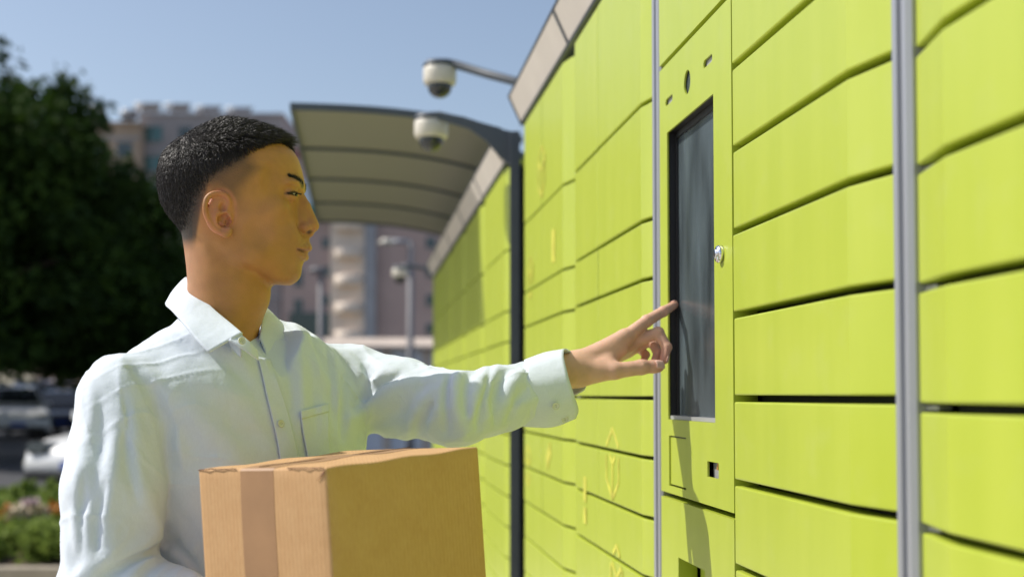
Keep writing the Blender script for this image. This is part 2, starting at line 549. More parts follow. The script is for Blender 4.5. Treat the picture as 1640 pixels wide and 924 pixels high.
# ---- printed marks: pale yellow parcel outlines on the doors
def strip_mark(root, t_base, segs, wd=0.010, y=0.0008):
    bm = bmesh.new()
    for (xa, za), (xb, zb_) in segs:
        d = Vector((xb - xa, 0, zb_ - za)); n = Vector((-d.z, 0, d.x)).normalized() * wd / 2
        p = [Vector((xa, y, za)) + n, Vector((xa, y, za)) - n, Vector((xb, y, zb_)) - n, Vector((xb, y, zb_)) + n]
        p = [Vector((q.x - t_base, q.y, q.z)) for q in p]
        prism(bm, p, (0, 0.0006, 0))
    return from_bm('printed_mark', bm, M['mark'], root)

def parcel_mark(root, t_base, tc, zc, r, wd=0.010):
    """hexagonal parcel outline with its inner edges"""
    hx = [(tc + r * math.cos(R(30 + 60 * i)), zc + r * math.sin(R(30 + 60 * i))) for i in range(6)]
    segs = [(hx[i], hx[(i + 1) % 6]) for i in range(6)] + [(hx[0], (tc, zc)), (hx[2], (tc, zc)), (hx[4], (tc, zc))]
    # keep the print off the gaps between doors
    out = []
    for a, b in segs:
        n = 14
        run = None
        for i in range(n + 1):
            f = i / n
            p = (a[0] + (b[0] - a[0]) * f, a[1] + (b[1] - a[1]) * f)
            ok = all(abs(p[1] - z) > GAP / 2 + 0.004 for z in lvL)
            if ok:
                if run is None: run = [p, p]
                run[1] = p
            if (not ok or i == n) and run is not None:
                if run[0] != run[1]: out.append((run[0], run[1]))
                run = None
    return strip_mark(root, t_base, out, wd)

b1t = tpB + 0.024
parcel_mark(mid1, b1t, t_of(981), h_of(981, 742), 0.068)
parcel_mark(mid1, b1t, t_of(987), h_of(987, 925), 0.062)
strip_mark(mid1, b1t, [((t_of(937), h_of(937, 763)), (t_of(937), h_of(937, 803)))], 0.03)
strip_mark(mid1, b1t, [((t_of(937), h_of(937, 812)), (t_of(937), h_of(937, 838)))], 0.03)
parcel_mark(mid2, tC, t_of(868), h_of(868, 275), 0.07)
parcel_mark(mid2, tC, t_of(850), h_of(850, 445), 0.06)
strip_mark(mid2, tC, [((t_of(887), h_of(887, 368)), (t_of(887), h_of(887, 420)))], 0.05)
parcel_mark(mid2, tC, t_of(846), h_of(846, 745), 0.06)
strip_mark(mid2, tC, [((t_of(882), h_of(882, 716)), (t_of(876), h_of(876, 742)))], 0.04)

# ------------------------------------------------------------------ canopy, pole, cameras
def wp(t, xp, z):
    """point at distance t along the wall, xp to the right of the camera line, height z above the eye"""
    p = Tx * t + Nx * xp
    return Vector((p[0], p[1], EYE + z))
can = thing('canopy_shelter', wp(5.0, 0.55, -EYE), 'grey curved canopy roof with dark ribs jutting out over the far lockers', 'canopy')
ci = can.location
# cross-section (xp, height)
cs = [(-0.278 + 0.97 * i / 14, 0) for i in range(15)]
cs = [(x, 1.195 - 0.115 * ((x + 0.278) / 0.97) ** 2.8) for x, _ in cs]
T0c, PITCHc = 5.22, 0.858
mcan, nt, b = NT('canopy_sheet')
b.inputs['Base Color'].default_value = (0.23, 0.22, 0.18, 1); b.inputs['Roughness'].default_value = 0.5
tr = nt.nodes.new('ShaderNodeBsdfTranslucent'); tr.inputs[0].default_value = (0.36, 0.35, 0.31, 1)
mxs = nt.nodes.new('ShaderNodeMixShader'); mxs.inputs[0].default_value = 0.08
nt.links.new(b.outputs[0], mxs.inputs[1]); nt.links.new(tr.outputs[0], mxs.inputs[2]); nt.links.new(mxs.outputs[0], nt.nodes['Material Output'].inputs[0])
for k in range(4):
    bm = bmesh.new()
    a, c = T0c + k * PITCHc + 0.012, T0c + (k + 1) * PITCHc - 0.012
    top = [[bm.verts.new(wp(t, x, z + dz) - ci) for x, z in cs] for t, dz in ((a, 0.0), (c, 0.0), (c, 0.012), (a, 0.012))]
    n = len(cs)
    for j in range(4):
        r0, r1 = top[j], top[(j + 1) % 4]
        for i in range(n - 1): bm.faces.new((r0[i], r0[i + 1], r1[i + 1], r1[i]))
    bm.faces.new([top[j][0] for j in range(4)]); bm.faces.new([top[j][-1] for j in range(4)])
    bmesh.ops.recalc_face_normals(bm, faces=bm.faces[:])
    from_bm('roof_panel', bm, mcan, can)
for k in range(5):
    t = T0c + k * PITCHc
    bm = bmesh.new()
    rr = []
    for x, z in cs:
        rr.append([bm.verts.new(wp(t + dx, x, z + dz) - ci) for dx, dz in ((-0.010, -0.014), (0.010, -0.014), (0.010, 0.015), (-0.010, 0.015))])
    for r0, r1 in zip(rr, rr[1:]):
        for j in range(4): bm.faces.new((r0[j], r0[(j + 1) % 4], r1[(j + 1) % 4], r1[j]))
    bm.faces.new(rr[0]); bm.faces.new(rr[-1])
    bmesh.ops.recalc_face_normals(bm, faces=bm.faces[:])
    from_bm('rib', bm, M['steel_dark'], can)
bm = bmesh.new()
for xp, z in ((-0.282, 1.178),):
    vs = [wp(T0c - 0.012, xp, z) - ci, wp(T0c + 4 * PITCHc + 0.012, xp, z) - ci]
    for o2 in (0,):
        prism(bm, [vs[0] + Vector((0, 0, 0)), vs[0] + Vector((0.012, 0, 0)), vs[0] + Vector((0.012, 0, 0.03 if xp < 0 else 0.006)), vs[0] + Vector((0, 0, 0.03 if xp < 0 else 0.006))], vs[1] - vs[0])
from_bm('edge_beam', bm, M['steel_dark'], can)
# posts behind the lockers and brackets carry the roof
for k in (0, 2, 4):
    t = T0c + k * PITCHc
    bm = bmesh.new()
    for s in (0,):
        p = wp(t, 0.66, -EYE) - ci
        q = wp(t, 0.66, 1.02) - ci
        tube(bm, [p + Vector((0.33, 0.04, 0)), q + Vector((0.33, 0.04, -0.15)), q], 0.022, 8)
    from_bm('support', bm, M['steel_dark'], can)

pole = thing('steel_pole', wp(t_of(824, 0.01), 0.512, -EYE), 'tall dark grey steel pole standing between the locker cabinets', 'pole')
pl = pole.location
pc = Vector((Q(824.5, 500, 4.08)[0], Q(824.5, 500, 4.08)[1], 0))
pole.location = pc
boxo('shaft', -0.0165, 0.0165, -0.03, 0.03, 0.0, EYE + 0.86, M['steel_dark'], pole, 0.002)
boxo('base_plate', -0.07, 0.07, -0.07, 0.07, 0.0, 0.012, M['steel_dark'], pole, 0.002)
# tapered outrigger bracket at the top
bm = bmesh.new()
def Qp(px, py, d): return Vector(Q(px, py, d)) - pc
pg = [(700, 180), (742, 187), (800, 206), (832, 214), (832, 262), (815, 262), (800, 250), (780, 226), (752, 206), (720, 196), (700, 190)]
P3 = [Qp(x, y, 4.085) for x, y in pg]
prism(bm, P3, (0, 0.03, 0))
from_bm('bracket', bm, M['steel_dark'], pole)

def cctv(dome_px, dome_py, d, arm_pts, label, scale=1.0):
    """dome camera under the end of a swan arm; arm_pts are measured points"""
    c = Vector(Q(dome_px, dome_py, d))
    root = thing('security_camera', c, label, 'security camera', 'dome cameras on arms over the lockers')
    r = 0.058 * scale
    bm = bmesh.new()
    lathe(bm, [(0, 0.0), (r * 0.9, 0.0), (r * 0.98, -0.006 * scale), (r, -0.02 * scale), (r * 0.99, -0.052 * scale), (r * 0.9, -0.062 * scale), (0, -0.062 * scale)], 28)
    from_bm('housing', bm, M['cream'], root, True)
    bm = bmesh.new()
    rd = r * 0.72
    lathe(bm, [(rd, -0.0625 * scale)] + [(rd * math.cos(a), (-0.070 * scale) - rd * 0.92 * math.sin(a)) for a in [R(90) * i / 8 for i in range(9)]], 24)
    from_bm('dome', bm, M['glass_dark'], root, True)
    bm = bmesh.new()
    lathe(bm, [(0, 0.018 * scale), (r * 0.85, 0.018 * scale), (r * 1.0, 0.008 * scale), (r * 1.02, 0.001), (0, 0.001)], 24)
    cap = from_bm('cap', bm, M['steel_dark'], root, True)
    bm = bmesh.new()
    tube(bm, [Vector(Q(x, y, dd)) - c for x, y, dd in arm_pts], [0.016 * scale] + [0.0155 * scale] * (len(arm_pts) - 1), 10)
    from_bm('arm', bm, M['steel_dark'], root, True)
    return root
cctv(704.5, 108, 4.30, [(700, 103, 4.30), (715, 101, 4.29), (730, 104, 4.28), (780, 119, 4.2), (826, 131, 4.12), (850, 138, 4.10)], 'upper cream dome camera on a curved dark arm against the sky')
cctv(690.5, 193, 4.25, [(684, 187, 4.25), (705, 186, 4.24), (725, 191, 4.2), (760, 201, 4.13), (800, 212, 4.1)], 'lower cream dome camera, in front of the canopy underside')
cctv(641, 430, 9.3, [(641, 427, 9.3), (655, 425, 9.3), (675, 429, 9.3), (694, 434, 9.3), (703, 436, 9.3)], 'small distant dome camera beyond the end of the locker row', 1.05)
cctv(718, 403, 8.0, [(718, 400, 8.0), (724, 398, 8.0), (735, 398, 8.0)], 'pale dome camera just above the far locker tops', 0.8)

# ------------------------------------------------------------------ ground
def sheet(name, pts, z, m, parent=None):
    bm = bmesh.new()
    f = bm.faces.new([bm.verts.new((x, y, z)) for x, y in pts])
    bmesh.ops.recalc_face_normals(bm, faces=[f])
    o = from_bm(name, bm, m, parent)
    if o.data.polygons[0].normal.z < 0: o.data.flip_normals()
    return o
tag(sheet('ground', [(-700, -60), (500, -60), (500, 900), (-700, 900)], 0.0, mat('dusty_ground', (0.16, 0.145, 0.12), 0.95, 0.2, 0.4)), kind='structure')
tag(sheet('road', [(-60, 14.2), (30, 14.2), (30, 60), (-60, 60)], 0.004, M['asphalt']), kind='structure')
tag(sheet('pavement', [(-30, -8), (8, -8), (8, 9.05), (-30, 9.05)], 0.006, M['paving']), kind='structure')
# paving joints as thin slabs near the man
pm = bpy.data.meshes.new('paving_slab')
bm = bmesh.new(); box(bm, 0.004, 0.596, 0.004, 0.296, 0.0, 0.012); bmesh.ops.bevel(bm, geom=bm.edges[:], offset=0.002, segments=1, affect='EDGES'); bm.to_mesh(pm); bm.free(); pm.materials.append(M['paving'])
pav = bpy.data.objects['pavement']
for i in range(-5, 3):
    for j in range(-2, 14):
        o = link('paving_slab', pm, None, pav)
        o.location = (i * 0.6 - 0.35 + 0.3 * (j % 2), j * 0.3, 0.0062)
bm = bmesh.new()
box(bm, -30, 8, 9.05, 9.2, 0.0, 0.10); box(bm, -30, 8, 14.0, 14.2, 0.0, 0.15)
kerb = tag(from_bm('kerb', bm, mat('kerb_stone', (0.36, 0.31, 0.24), 0.85, 0.15, 5)), kind='structure')
tag(sheet('planting_bed', [(-30, 9.2), (8, 9.2), (8, 14.0), (-30, 14.0)], 0.09, M['soil']), kind='structure')

# ------------------------------------------------------------------ foliage
def leaf_mat(name, c1, c2, trans=0.35):
    m, nt, b = NT(name)
    a = nt.nodes.new('ShaderNodeAttribute'); a.attribute_name = 'Col'
    mx = nt.nodes.new('ShaderNodeMix'); mx.data_type = 'RGBA'
    sep = nt.nodes.new('ShaderNodeSeparateColor')
    nt.links.new(a.outputs['Color'], sep.inputs[0]); nt.links.new(sep.outputs[0], mx.inputs[0])
    mx.inputs[6].default_value = (*c1, 1); mx.inputs[7].default_value = (*c2, 1)
    nt.links.new(mx.outputs[2], b.inputs['Base Color']); b.inputs['Roughness'].default_value = 0.8; sock(b, 'Specular IOR Level', 'Specular').default_value = 0.2
    t = nt.nodes.new('ShaderNodeBsdfTranslucent'); nt.links.new(mx.outputs[2], t.inputs[0])
    ms = nt.nodes.new('ShaderNodeMixShader'); ms.inputs[0].default_value = trans
    nt.links.new(b.outputs[0], ms.inputs[1]); nt.links.new(t.outputs[0], ms.inputs[2]); nt.links.new(ms.outputs[0], nt.nodes['Material Output'].inputs[0])
    return m
LEAF = leaf_mat('tree_leaves', (0.012, 0.028, 0.005), (0.044, 0.088, 0.010), 0.18)
SHRUB = leaf_mat('shrub_leaves', (0.10, 0.15, 0.025), (0.28, 0.36, 0.08))
BARK = mat('bark', (0.09, 0.07, 0.05), 0.9, 0.3, 12, bump=0.8, bscale=30)

def leaves(centres, size, n_per, spread, seed, flat=0.0):
    """small folded leaf quads scattered round clump centres"""
    g = np.random.default_rng(seed)
    n = len(centres) * n_per
    c = np.repeat(centres, n_per, axis=0)
    off = g.normal(size=(n, 3)); off /= np.linalg.norm(off, axis=1)[:, None] + 1e-6
    off *= (g.random(n) ** 0.5)[:, None] * spread
    p = c + off
    u = g.normal(size=(n, 3)); u[:, 2] *= (1 - flat); u /= np.linalg.norm(u, axis=1)[:, None]
    v = np.cross(u, g.normal(size=(n, 3))); v /= np.linalg.norm(v, axis=1)[:, None]
    s = size * g.uniform(0.6, 1.3, n)
    V = np.empty((n, 4, 3))
    V[:, 0] = p - u * s[:, None]; V[:, 1] = p + v * (s * 0.45)[:, None]; V[:, 2] = p + u * s[:, None]; V[:, 3] = p - v * (s * 0.45)[:, None]
    tone = np.repeat(g.random(len(centres)), n_per) * 0.6 + g.random(n) * 0.4
    col = np.repeat(tone, 4)[:, None] * np.ones(3)
    return V.reshape(-1, 3), np.arange(n * 4).reshape(-1, 4), col

def tree(x, y, h, rx, rz, label, seed, trunk_r=0.22, n_clump=420, n_leaf=70, low=0.3):
    g = np.random.default_rng(seed)
    root = thing('tree', (x, y, 0), label, 'tree', 'dark leafy trees left of the man')
    bm = bmesh.new()
    cz = h - rz
    tube(bm, [(0, 0, 0), (0.05, 0.03, 0.8), (0.1, -0.05, 2.0), (0.0, 0.1, cz * 0.8), (0.1, 0, cz + rz * 0.4)], [trunk_r * 1.25, trunk_r, trunk_r * 0.9, trunk_r * 0.7, trunk_r * 0.2], 10)
    tr = from_bm('trunk', bm, BARK, root, True)
    for i in range(7):
        a = 2 * math.pi * i / 7 + g.uniform(-0.3, 0.3)
        z0 = g.uniform(1.7, cz * 0.9)
        bm = bmesh.new()
        L = rx * g.uniform(0.6, 0.85)
        tube(bm, [(0.05, 0, z0), (math.cos(a) * L * 0.5, math.sin(a) * L * 0.5, z0 + 0.8), (math.cos(a) * L, math.sin(a) * L, z0 + g.uniform(1.0, 2.4))], [trunk_r * 0.45, trunk_r * 0.3, 0.03], 7)
        from_bm('limb', bm, BARK, tr, True)
    d = g.normal(size=(n_clump, 3)); d /= np.linalg.norm(d, axis=1)[:, None]
    rad = g.random(n_clump) ** 0.4
    lump = 1 + 0.16 * np.sin(d[:, 0] * 5 + seed) * np.cos(d[:, 1] * 4 + d[:, 2] * 6) + g.normal(size=n_clump) * 0.07
    c = d * (rad * lump)[:, None] * np.array([rx, rx, rz]) + np.array([0, 0, cz])
    c[:, 2] = np.maximum(c[:, 2], low * h + g.random(n_clump) * 0.8)
    V, Fq, col = leaves(c, 0.13, n_leaf, 0.55, seed + 1)
    from_arr('crown', V, Fq, LEAF, root, False, col)
    return root
tree(-10.7, 24.5, 8.1, 3.0, 3.4, 'large dark tree whose crown edge reaches the back of the man\'s head', 11, n_clump=620, low=0.23)
tree(-9.4, 27.5, 6.3, 2.2, 2.5, 'lower rounded dark tree crown just left of the man\'s hair', 12, 0.16, 360, low=0.26)
tree(-14.2, 26.0, 8.3, 3.4, 3.6, 'tall dark tree cut by the left edge of the photo', 13, n_clump=600, low=0.25)
tree(-17.5, 33.0, 8.4, 3.6, 3.6, 'dark tree farther back at the left edge, over the parked cars', 14, n_clump=420, low=0.28)
tree(-12.4, 38.0, 7.6, 3.3, 3.2, 'dark tree behind the others, over the parked cars', 15, n_clump=380, low=0.30)

tree(-20.6, 41.0, 8.6, 3.8, 3.6, 'unseen dark tree off the left edge, added to shade the white suv', 16, n_clump=420, low=0.28)  # added out of view so its shadow falls on the parked cars
# low planting with flowers, lower left
g = np.random.default_rng(5)
n = 3200
cx = g.uniform(-9.5, -0.5, n); cy = 9.3 + 4.6 * g.random(n)
hz = 0.08 + (0.13 + 0.05 * np.sin(cx * 2.3 + 1) * np.cos(cy * 1.7)) * g.random(n) ** 0.7
V, Fq, col = leaves(np.stack([cx, cy, hz + 0.05], 1), 0.055, 22, 0.13, 6)
tag(from_arr('ground_cover', V, Fq, SHRUB, None, False, col), 'low leafy green ground cover in the bed behind the kerb', 'plants', kind='stuff')
# a few taller sprigs
cs_ = []
for i in range(46):
    x0, y0 = g.uniform(-7.0, -3.0), g.uniform(9.8, 13.8)
    for k in range(9):
        cs_.append((x0 + 0.02 * k * math.sin(i), y0, 0.16 + 0.03 * k))
V, Fq, col = leaves(np.array(cs_), 0.05, 9, 0.05, 8)
tag(from_arr('grass', V, Fq, SHRUB, None, False, col), 'taller grassy sprigs rising out of the low planting', 'plants', kind='stuff')
def flower_clump(x, y, z, r, m, label, seed, nm='flower_clump'):
    g = np.random.default_rng(seed)
    root = thing(nm, (x, y, 0.09), label, 'flowers')
    V, Fq, col = leaves(g.normal(size=(26, 3)) * np.array([r, r, r * 0.45]) + np.array([0, 0, z]), 0.035, 12, 0.05, seed)
    from_arr('petals', V, Fq, m, root, False, col)
    bm = bmesh.new()
    for k in range(6):
        a = k * 1.05; tube(bm, [(0, 0, 0), (math.cos(a) * r, math.sin(a) * r, z)], 0.006, 5)
    from_bm('stem', bm, BARK, root)
OR = mat('orange_petal', (0.55, 0.24, 0.03), 0.6, 0.3, 30); PK = mat('pale_pink_petal', (0.55, 0.42, 0.42), 0.6, 0.3, 30); WH = mat('cream_petal', (0.5, 0.42, 0.28), 0.6, 0.3, 30)
for px, py, d, r, m_, lb in ((18, 893, 10.5, 0.06, OR, 'orange flowers at the lower left corner of the bed'), (35, 902, 10.4, 0.05, WH, 'cream flowers beside the orange ones at the lower left'),
                             (90, 880, 10.6, 0.05, OR, 'orange flowers right beside the man\'s sleeve'), (50, 853, 11.2, 0.045, PK, 'pale pink blossom in the middle of the ground cover'), (62, 898, 10.45, 0.04, WH, 'pale flowers near the kerb')):
    p = Q(px, py, d); flower_clump(p[0], p[1], 0.27, r, m_, lb, int(px))

# ------------------------------------------------------------------ parked cars
def wheel(parent, x, y, r, side):
    bm = bmesh.new()
    lathe(bm, [(0.0, -0.09), (r * 0.93, -0.09), (r, -0.06), (r, 0.06), (r * 0.93, 0.09), (r * 0.66, 0.09), (r * 0.64, 0.06), (0, 0.06)], 24)
    bmesh.ops.rotate(bm, verts=bm.verts[:], cent=(0, 0, 0), matrix=Matrix.Rotation(R(90) * (-side), 3, 'X'))
    w = from_bm('wheel', bm, M['black'], parent, True); w.location = (x, y, r)
    bm = bmesh.new()
    lathe(bm, [(0, 0.075), (r * 0.18, 0.078), (r * 0.62, 0.07), (r * 0.63, 0.05), (0, 0.05)], 20)
    bmesh.ops.rotate(bm, verts=bm.verts[:], cent=(0, 0, 0), matrix=Matrix.Rotation(R(90) * (-side), 3, 'X'))
    from_bm('rim', bm, M['zinc'], w, True)

def car(x, y, rz, paint, label, L=4.5, W=1.84, H=1.65, kind='suv'):
    root = thing('parked_car', (x, y, 0.006), label, 'car', None, rz)
    if kind == 'suv': prof = [(-2.2, 0.35, 0.9), (-2.22, 0.75, 0.95), (-2.1, 1.02, 0.97), (-1.95, 1.12, 0.97), (-0.9, 1.14, 0.98), (0.5, 1.08, 0.99), (1.3, 0.98, 0.98), (1.95, 0.86, 0.93), (2.2, 0.70, 0.86), (2.25, 0.45, 0.84), (2.15, 0.26, 0.84)]
    elif kind == 'sedan': prof = [(-2.2, 0.35, 0.88), (-2.25, 0.7, 0.92), (-2.2, 0.95, 0.92), (-1.5, 1.0, 0.97), (0.0, 0.98, 1.0), (0.9, 0.92, 0.98), (1.8, 0.80, 0.93), (2.15, 0.66, 0.85), (2.22, 0.45, 0.82), (2.1, 0.26, 0.82)]
    else: prof = [(-2.2, 0.35, 0.95), (-2.25, 0.8, 0.97), (-2.2, 1.15, 0.97), (0.0, 1.15, 1.0), (1.5, 1.05, 0.98), (2.0, 0.9, 0.93), (2.22, 0.6, 0.88), (2.15, 0.28, 0.86)]
    k = L / 4.5
    # body shell: profile rings across the width with tumble-home
    bm = bmesh.new()
    ys = [-1, -0.97, -0.88, -0.5, 0, 0.5, 0.88, 0.97, 1]
    loops = []
    low = [(px_, 0.24) for px_ in (1.5, 0, -1.5)]
    full = [(a * k, b) for a, b, c in prof] + [(a * k, b) for a, b in low]
    for yy in ys:
        e = abs(yy)
        sh = 1 - 0.05 * max(0, e - 0.8) / 0.2
        loops.append([bm.verts.new((a * (1 - 0.04 * e ** 3), yy * W / 2, 0.24 + (b - 0.24) * sh)) for a, b in full])
    n = len(full)
    for r0, r1 in zip(loops, loops[1:]):
        for i in range(n): bm.faces.new((r0[i], r0[(i + 1) % n], r1[(i + 1) % n], r1[i]))
    bm.faces.new(loops[0]); bm.faces.new(loops[-1])
    bmesh.ops.recalc_face_normals(bm, faces=bm.faces[:])
    body = from_bm('body', bm, paint, root, True)
    # greenhouse
    hb = 1.02 if kind != 'sedan' else 0.93
    if kind == 'suv': gh = [(-2.02, hb), (-1.75, H - 0.08), (-1.4, H), (0.1, H), (0.45, H - 0.07), (1.25, hb)]
    elif kind == 'sedan': gh = [(-1.75, hb), (-1.0, H - 0.05), (-0.6, H), (0.25, H), (0.5, H - 0.06), (1.2, hb)]
    else: gh = [(-2.15, hb), (-2.1, H - 0.05), (-1.9, H), (0.9, H), (1.15, H - 0.06), (1.75, hb)]
    bm = bmesh.new()
    sides = []
    for s in (-1, 1):
        sides.append([bm.verts.new((a * k, s * (W / 2 - 0.04 - 0.19 * (b - hb) / (H - hb)), b)) for a, b in gh])
    m_ = len(gh)
    for i in range(m_ - 1): bm.faces.new((sides[0][i], sides[0][i + 1], sides[1][i + 1], sides[1][i]))
    bm.faces.new(sides[0]); bm.faces.new(sides[1])
    bmesh.ops.recalc_face_normals(bm, faces=bm.faces[:])
    from_bm('cabin', bm, paint, root)
    def pane(pts):
        bm = bmesh.new(); f = bm.faces.new([bm.verts.new(p) for p in pts]); r = bmesh.ops.extrude_face_region(bm, geom=[f])
        bmesh.ops.recalc_face_normals(bm, faces=bm.faces[:])
        nrm = f.normal
        for v in [q for q in r['geom'] if isinstance(q, bmesh.types.BMVert)]: v.co += f.normal * 0.012
        bmesh.ops.recalc_face_normals(bm, faces=bm.faces[:])
        from_bm('window', bm, M['glass_dark'], root)
    def gy(b, s, o=0.006): return s * (W / 2 - 0.04 - 0.19 * (b - hb) / (H - hb) + o)
    for s in (-1, 1):
        z0, z1 = hb + 0.06, H - 0.12
        xs0 = [gh[0][0] + 0.28, gh[-1][0] - 0.28]
        def xat(z, e):
            a = (gh[0], gh[1]) if e == 0 else (gh[-1], gh[-2])
            f = (z - a[0][1]) / (a[1][1] - a[0][1]); return a[0][0] + (a[1][0] - a[0][0]) * f
        mid = (-0.35, )
        xa0, xa1, xb0, xb1 = xat(z0, 0) + 0.12, xat(z1, 0) + 0.12, xat(z0, 1) - 0.14, xat(z1, 1) - 0.14
        pane([(xa0 * k, gy(z0, s), z0), (-0.42 * k, gy(z0, s), z0), (-0.42 * k, gy(z1, s), z1), (xa1 * k, gy(z1, s), z1)])
        pane([(-0.34 * k, gy(z0, s), z0), (xb0 * k, gy(z0, s), z0), (xb1 * k, gy(z1, s), z1), (-0.34 * k, gy(z1, s), z1)])
        for wx in (-1.38, 1.38): wheel(root, wx * k, s * (W / 2 - 0.10), 0.34, s)
        # dark arches
        for wx in (-1.38, 1.38):
            bm = bmesh.new(); tube(bm, [(wx * k + 0.39 * math.cos(a), s * (W / 2 - 0.02), 0.34 + 0.39 * math.sin(a)) for a in [math.pi * i / 10 for i in range(11)]], 0.03, 6)
            from_bm('wheel_arch', bm, M['black'], root)
        bm = bmesh.new(); box(bm, 1.86 * k, 2.18 * k, min(s * 0.5, s * 0.86), max(s * 0.5, s * 0.86), 0.60, 0.74); bmesh.ops.bevel(bm, geom=bm.edges[:], offset=0.03, segments=2, affect='EDGES')
        from_bm('headlight', bm, M['screen'], root)
        boxo('mirror', 0.95 * k, 1.1 * k, min(s * W / 2, s * (W / 2 + 0.16)), max(s * W / 2, s * (W / 2 + 0.16)), 1.0, 1.13, paint, root, 0.03)
    for (a, b_) in ((gh[-1], gh[-2]), (gh[0], gh[1])):
        f0, f1 = 0.12, 0.9
        p = []
        for f, ss in ((f0, -1), (f0, 1), (f1, 1), (f1, -1)):
            xx = a[0] + (b_[0] - a[0]) * f; zz = a[1] + (b_[1] - a[1]) * f
            p.append(((xx + 0.006 * (1 if a[0] > 0 else -1)) * k, ss * (abs(gy(zz, 1, 0)) - 0.08), zz + 0.006))
        pane(p)
    boxo('number_plate', 2.22 * k, 2.265 * k, -0.22, 0.22, 0.42, 0.52, mat('blue_plate', (0.05, 0.1, 0.4), 0.5), root)
    boxo('bumper', 2.0 * k, 2.262 * k, -0.78, 0.78, 0.28, 0.40, M['black'], root, 0.04)
    return root
PW_ = mat('white_car_paint', (0.74, 0.74, 0.73), 0.25, 0.02, coat=0.6)
PB_ = mat('black_car_paint', (0.02, 0.022, 0.03), 0.25, 0.02, coat=0.6)
p = Q(15, 690, 39.0); car(p[0], p[1], R(-62), PW_, 'white parked suv under the trees at the left edge')
p = Q(66, 690, 45.0); car(p[0], p[1], R(-80), mat('pale_van_paint', (0.6, 0.5, 0.5), 0.35, 0.02, coat=0.4), 'pale parked van beyond the white suv, under the trees', H=1.85, kind='van')
p = Q(108, 690, 42.0); car(p[0], p[1], R(-75), PB_, 'black parked car between the pale van and the man\'s sleeve', H=1.5, kind='sedan')
p = Q(300, 720, 17.5); car(p[0], p[1], R(-112), PW_, 'white car behind the planting, its nose showing beside the man\'s sleeve', H=1.46, kind='sedan')

# ------------------------------------------------------------------ far buildings
FR = mat('window_frame', (0.25, 0.27, 0.28), 0.5)
GL = mat('far_window_glass', (0.03, 0.06, 0.065), 0.1, spec=0.8)
GT = mat('teal_window_glass', (0.05, 0.16, 0.16), 0.15, spec=0.8)
def building(px0, px1, pytop, d, depth, m, label, name='apartment_block'):
    a, b = Q(px0, pytop, d), Q(px1, pytop, d)
    h = a[2]
    root = thing(name, ((a[0] + b[0]) / 2, d, 0), label, 'building')
    w = b[0] - a[0]
    boxo('wall', -w / 2, w / 2, 0, depth, 0, h, m, root)
    boxo('parapet', -w / 2 - 0.15, w / 2 + 0.15, -0.15, depth + 0.15, h + 0.003, h + 0.35, m, root)
    return root, d
def on(root, px, py, d):
    p = Q(px, py, d); return p[0] - root.location.x, p[2]
wins = {}
def window(root, px, py, wpx, hpx, d, glass=GL):
    x, z = on(root, px, py, d)
    w, h = wpx * d / F_PX, hpx * d / F_PX
    key = (round(w, 2), round(h, 2), glass.name)
    if key not in wins:
        bm = bmesh.new()
        t = 0.09
        box(bm, -w / 2 - t, w / 2 + t, -0.07, 0.0, h / 2, h / 2 + t); box(bm, -w / 2 - t, w / 2 + t, -0.14, 0.0, -h / 2 - t, -h / 2)
        box(bm, -w / 2 - t, -w / 2, -0.069, 0.0, -h / 2, h / 2); box(bm, w / 2, w / 2 + t, -0.069, 0.0, -h / 2, h / 2); box(bm, -0.04, 0.04, -0.06, -0.011, -h / 2, h / 2)
        me = bpy.data.meshes.new('window'); bm.to_mesh(me); bm.free(); me.materials.append(FR)
        bm = bmesh.new(); box(bm, -w / 2, w / 2, -0.01, 0.0, -h / 2, h / 2)
        mp_ = bpy.data.meshes.new('pane'); bm.to_mesh(mp_); bm.free(); mp_.materials.append(glass)
        wins[key] = (me, mp_)
    o = link('window', wins[key][0], None, root); o.location = (x, -0.003, z)
    link('pane', wins[key][1], None, o)

mA = mat('tan_render', (0.46, 0.35, 0.26), 0.85, 0.12, 0.3)
mB = mat('grey_render', (0.36, 0.33, 0.33), 0.85, 0.1, 0.3)
mC = mat('pink_brown_render', (0.48, 0.36, 0.33), 0.85, 0.1, 0.3)
mD = mat('cream_balcony', (0.78, 0.66, 0.55), 0.8, 0.1, 0.5)
mG = mat('grey_concrete', (0.36, 0.37, 0.40), 0.8, 0.1, 0.6)
A, dA = building(60, 223, 201, 128, 14, mA, 'tan apartment block behind the trees, left of the grey block')
Bb, dB = building(223, 452, 187, 130, 16, mB, 'tall grey apartment block with rooftop water heaters behind the man\'s head')
Cc, dC = building(454, 800, 238, 126, 18, mC, 'pinkish brown apartment block behind the canopy')
for j in range(9):
    window(Bb, 241, 215 + 47 * j, 38, 24, dB, GT)
    window(Bb, 297, 215 + 47 * j, 20, 22, dB)
    window(Bb, 345, 215 + 47 * j, 30, 22, dB, GT)
    window(Bb, 405, 215 + 47 * j, 20, 22, dB)
    window(A, 200, 240 + 47 * j, 22, 22, dA)
    window(A, 150, 240 + 47 * j, 26, 22, dA)
    # floor bands
    for bl, dd, x0p, x1p, off in ((Bb, dB, 223, 452, 240), (A, dA, 60, 223, 222)):
        xa, z = on(bl, x0p, off + 47 * j, dd); xb, _ = on(bl, x1p, off + 47 * j, dd)
        boxo('floor_band', xa - 0.02, xb + 0.02, -0.08, 0.001, z - 0.12, z + 0.12, mG, bl)
for j in range(7):
    window(Cc, 522, 297 + 46 * j, 11, 14, dC)
    window(Cc, 690, 297 + 46 * j, 14, 16, dC)
    window(Cc, 478, 308 + 46 * j, 12, 24, dC)
    window(Cc, 740, 297 + 46 * j, 14, 16, dC)
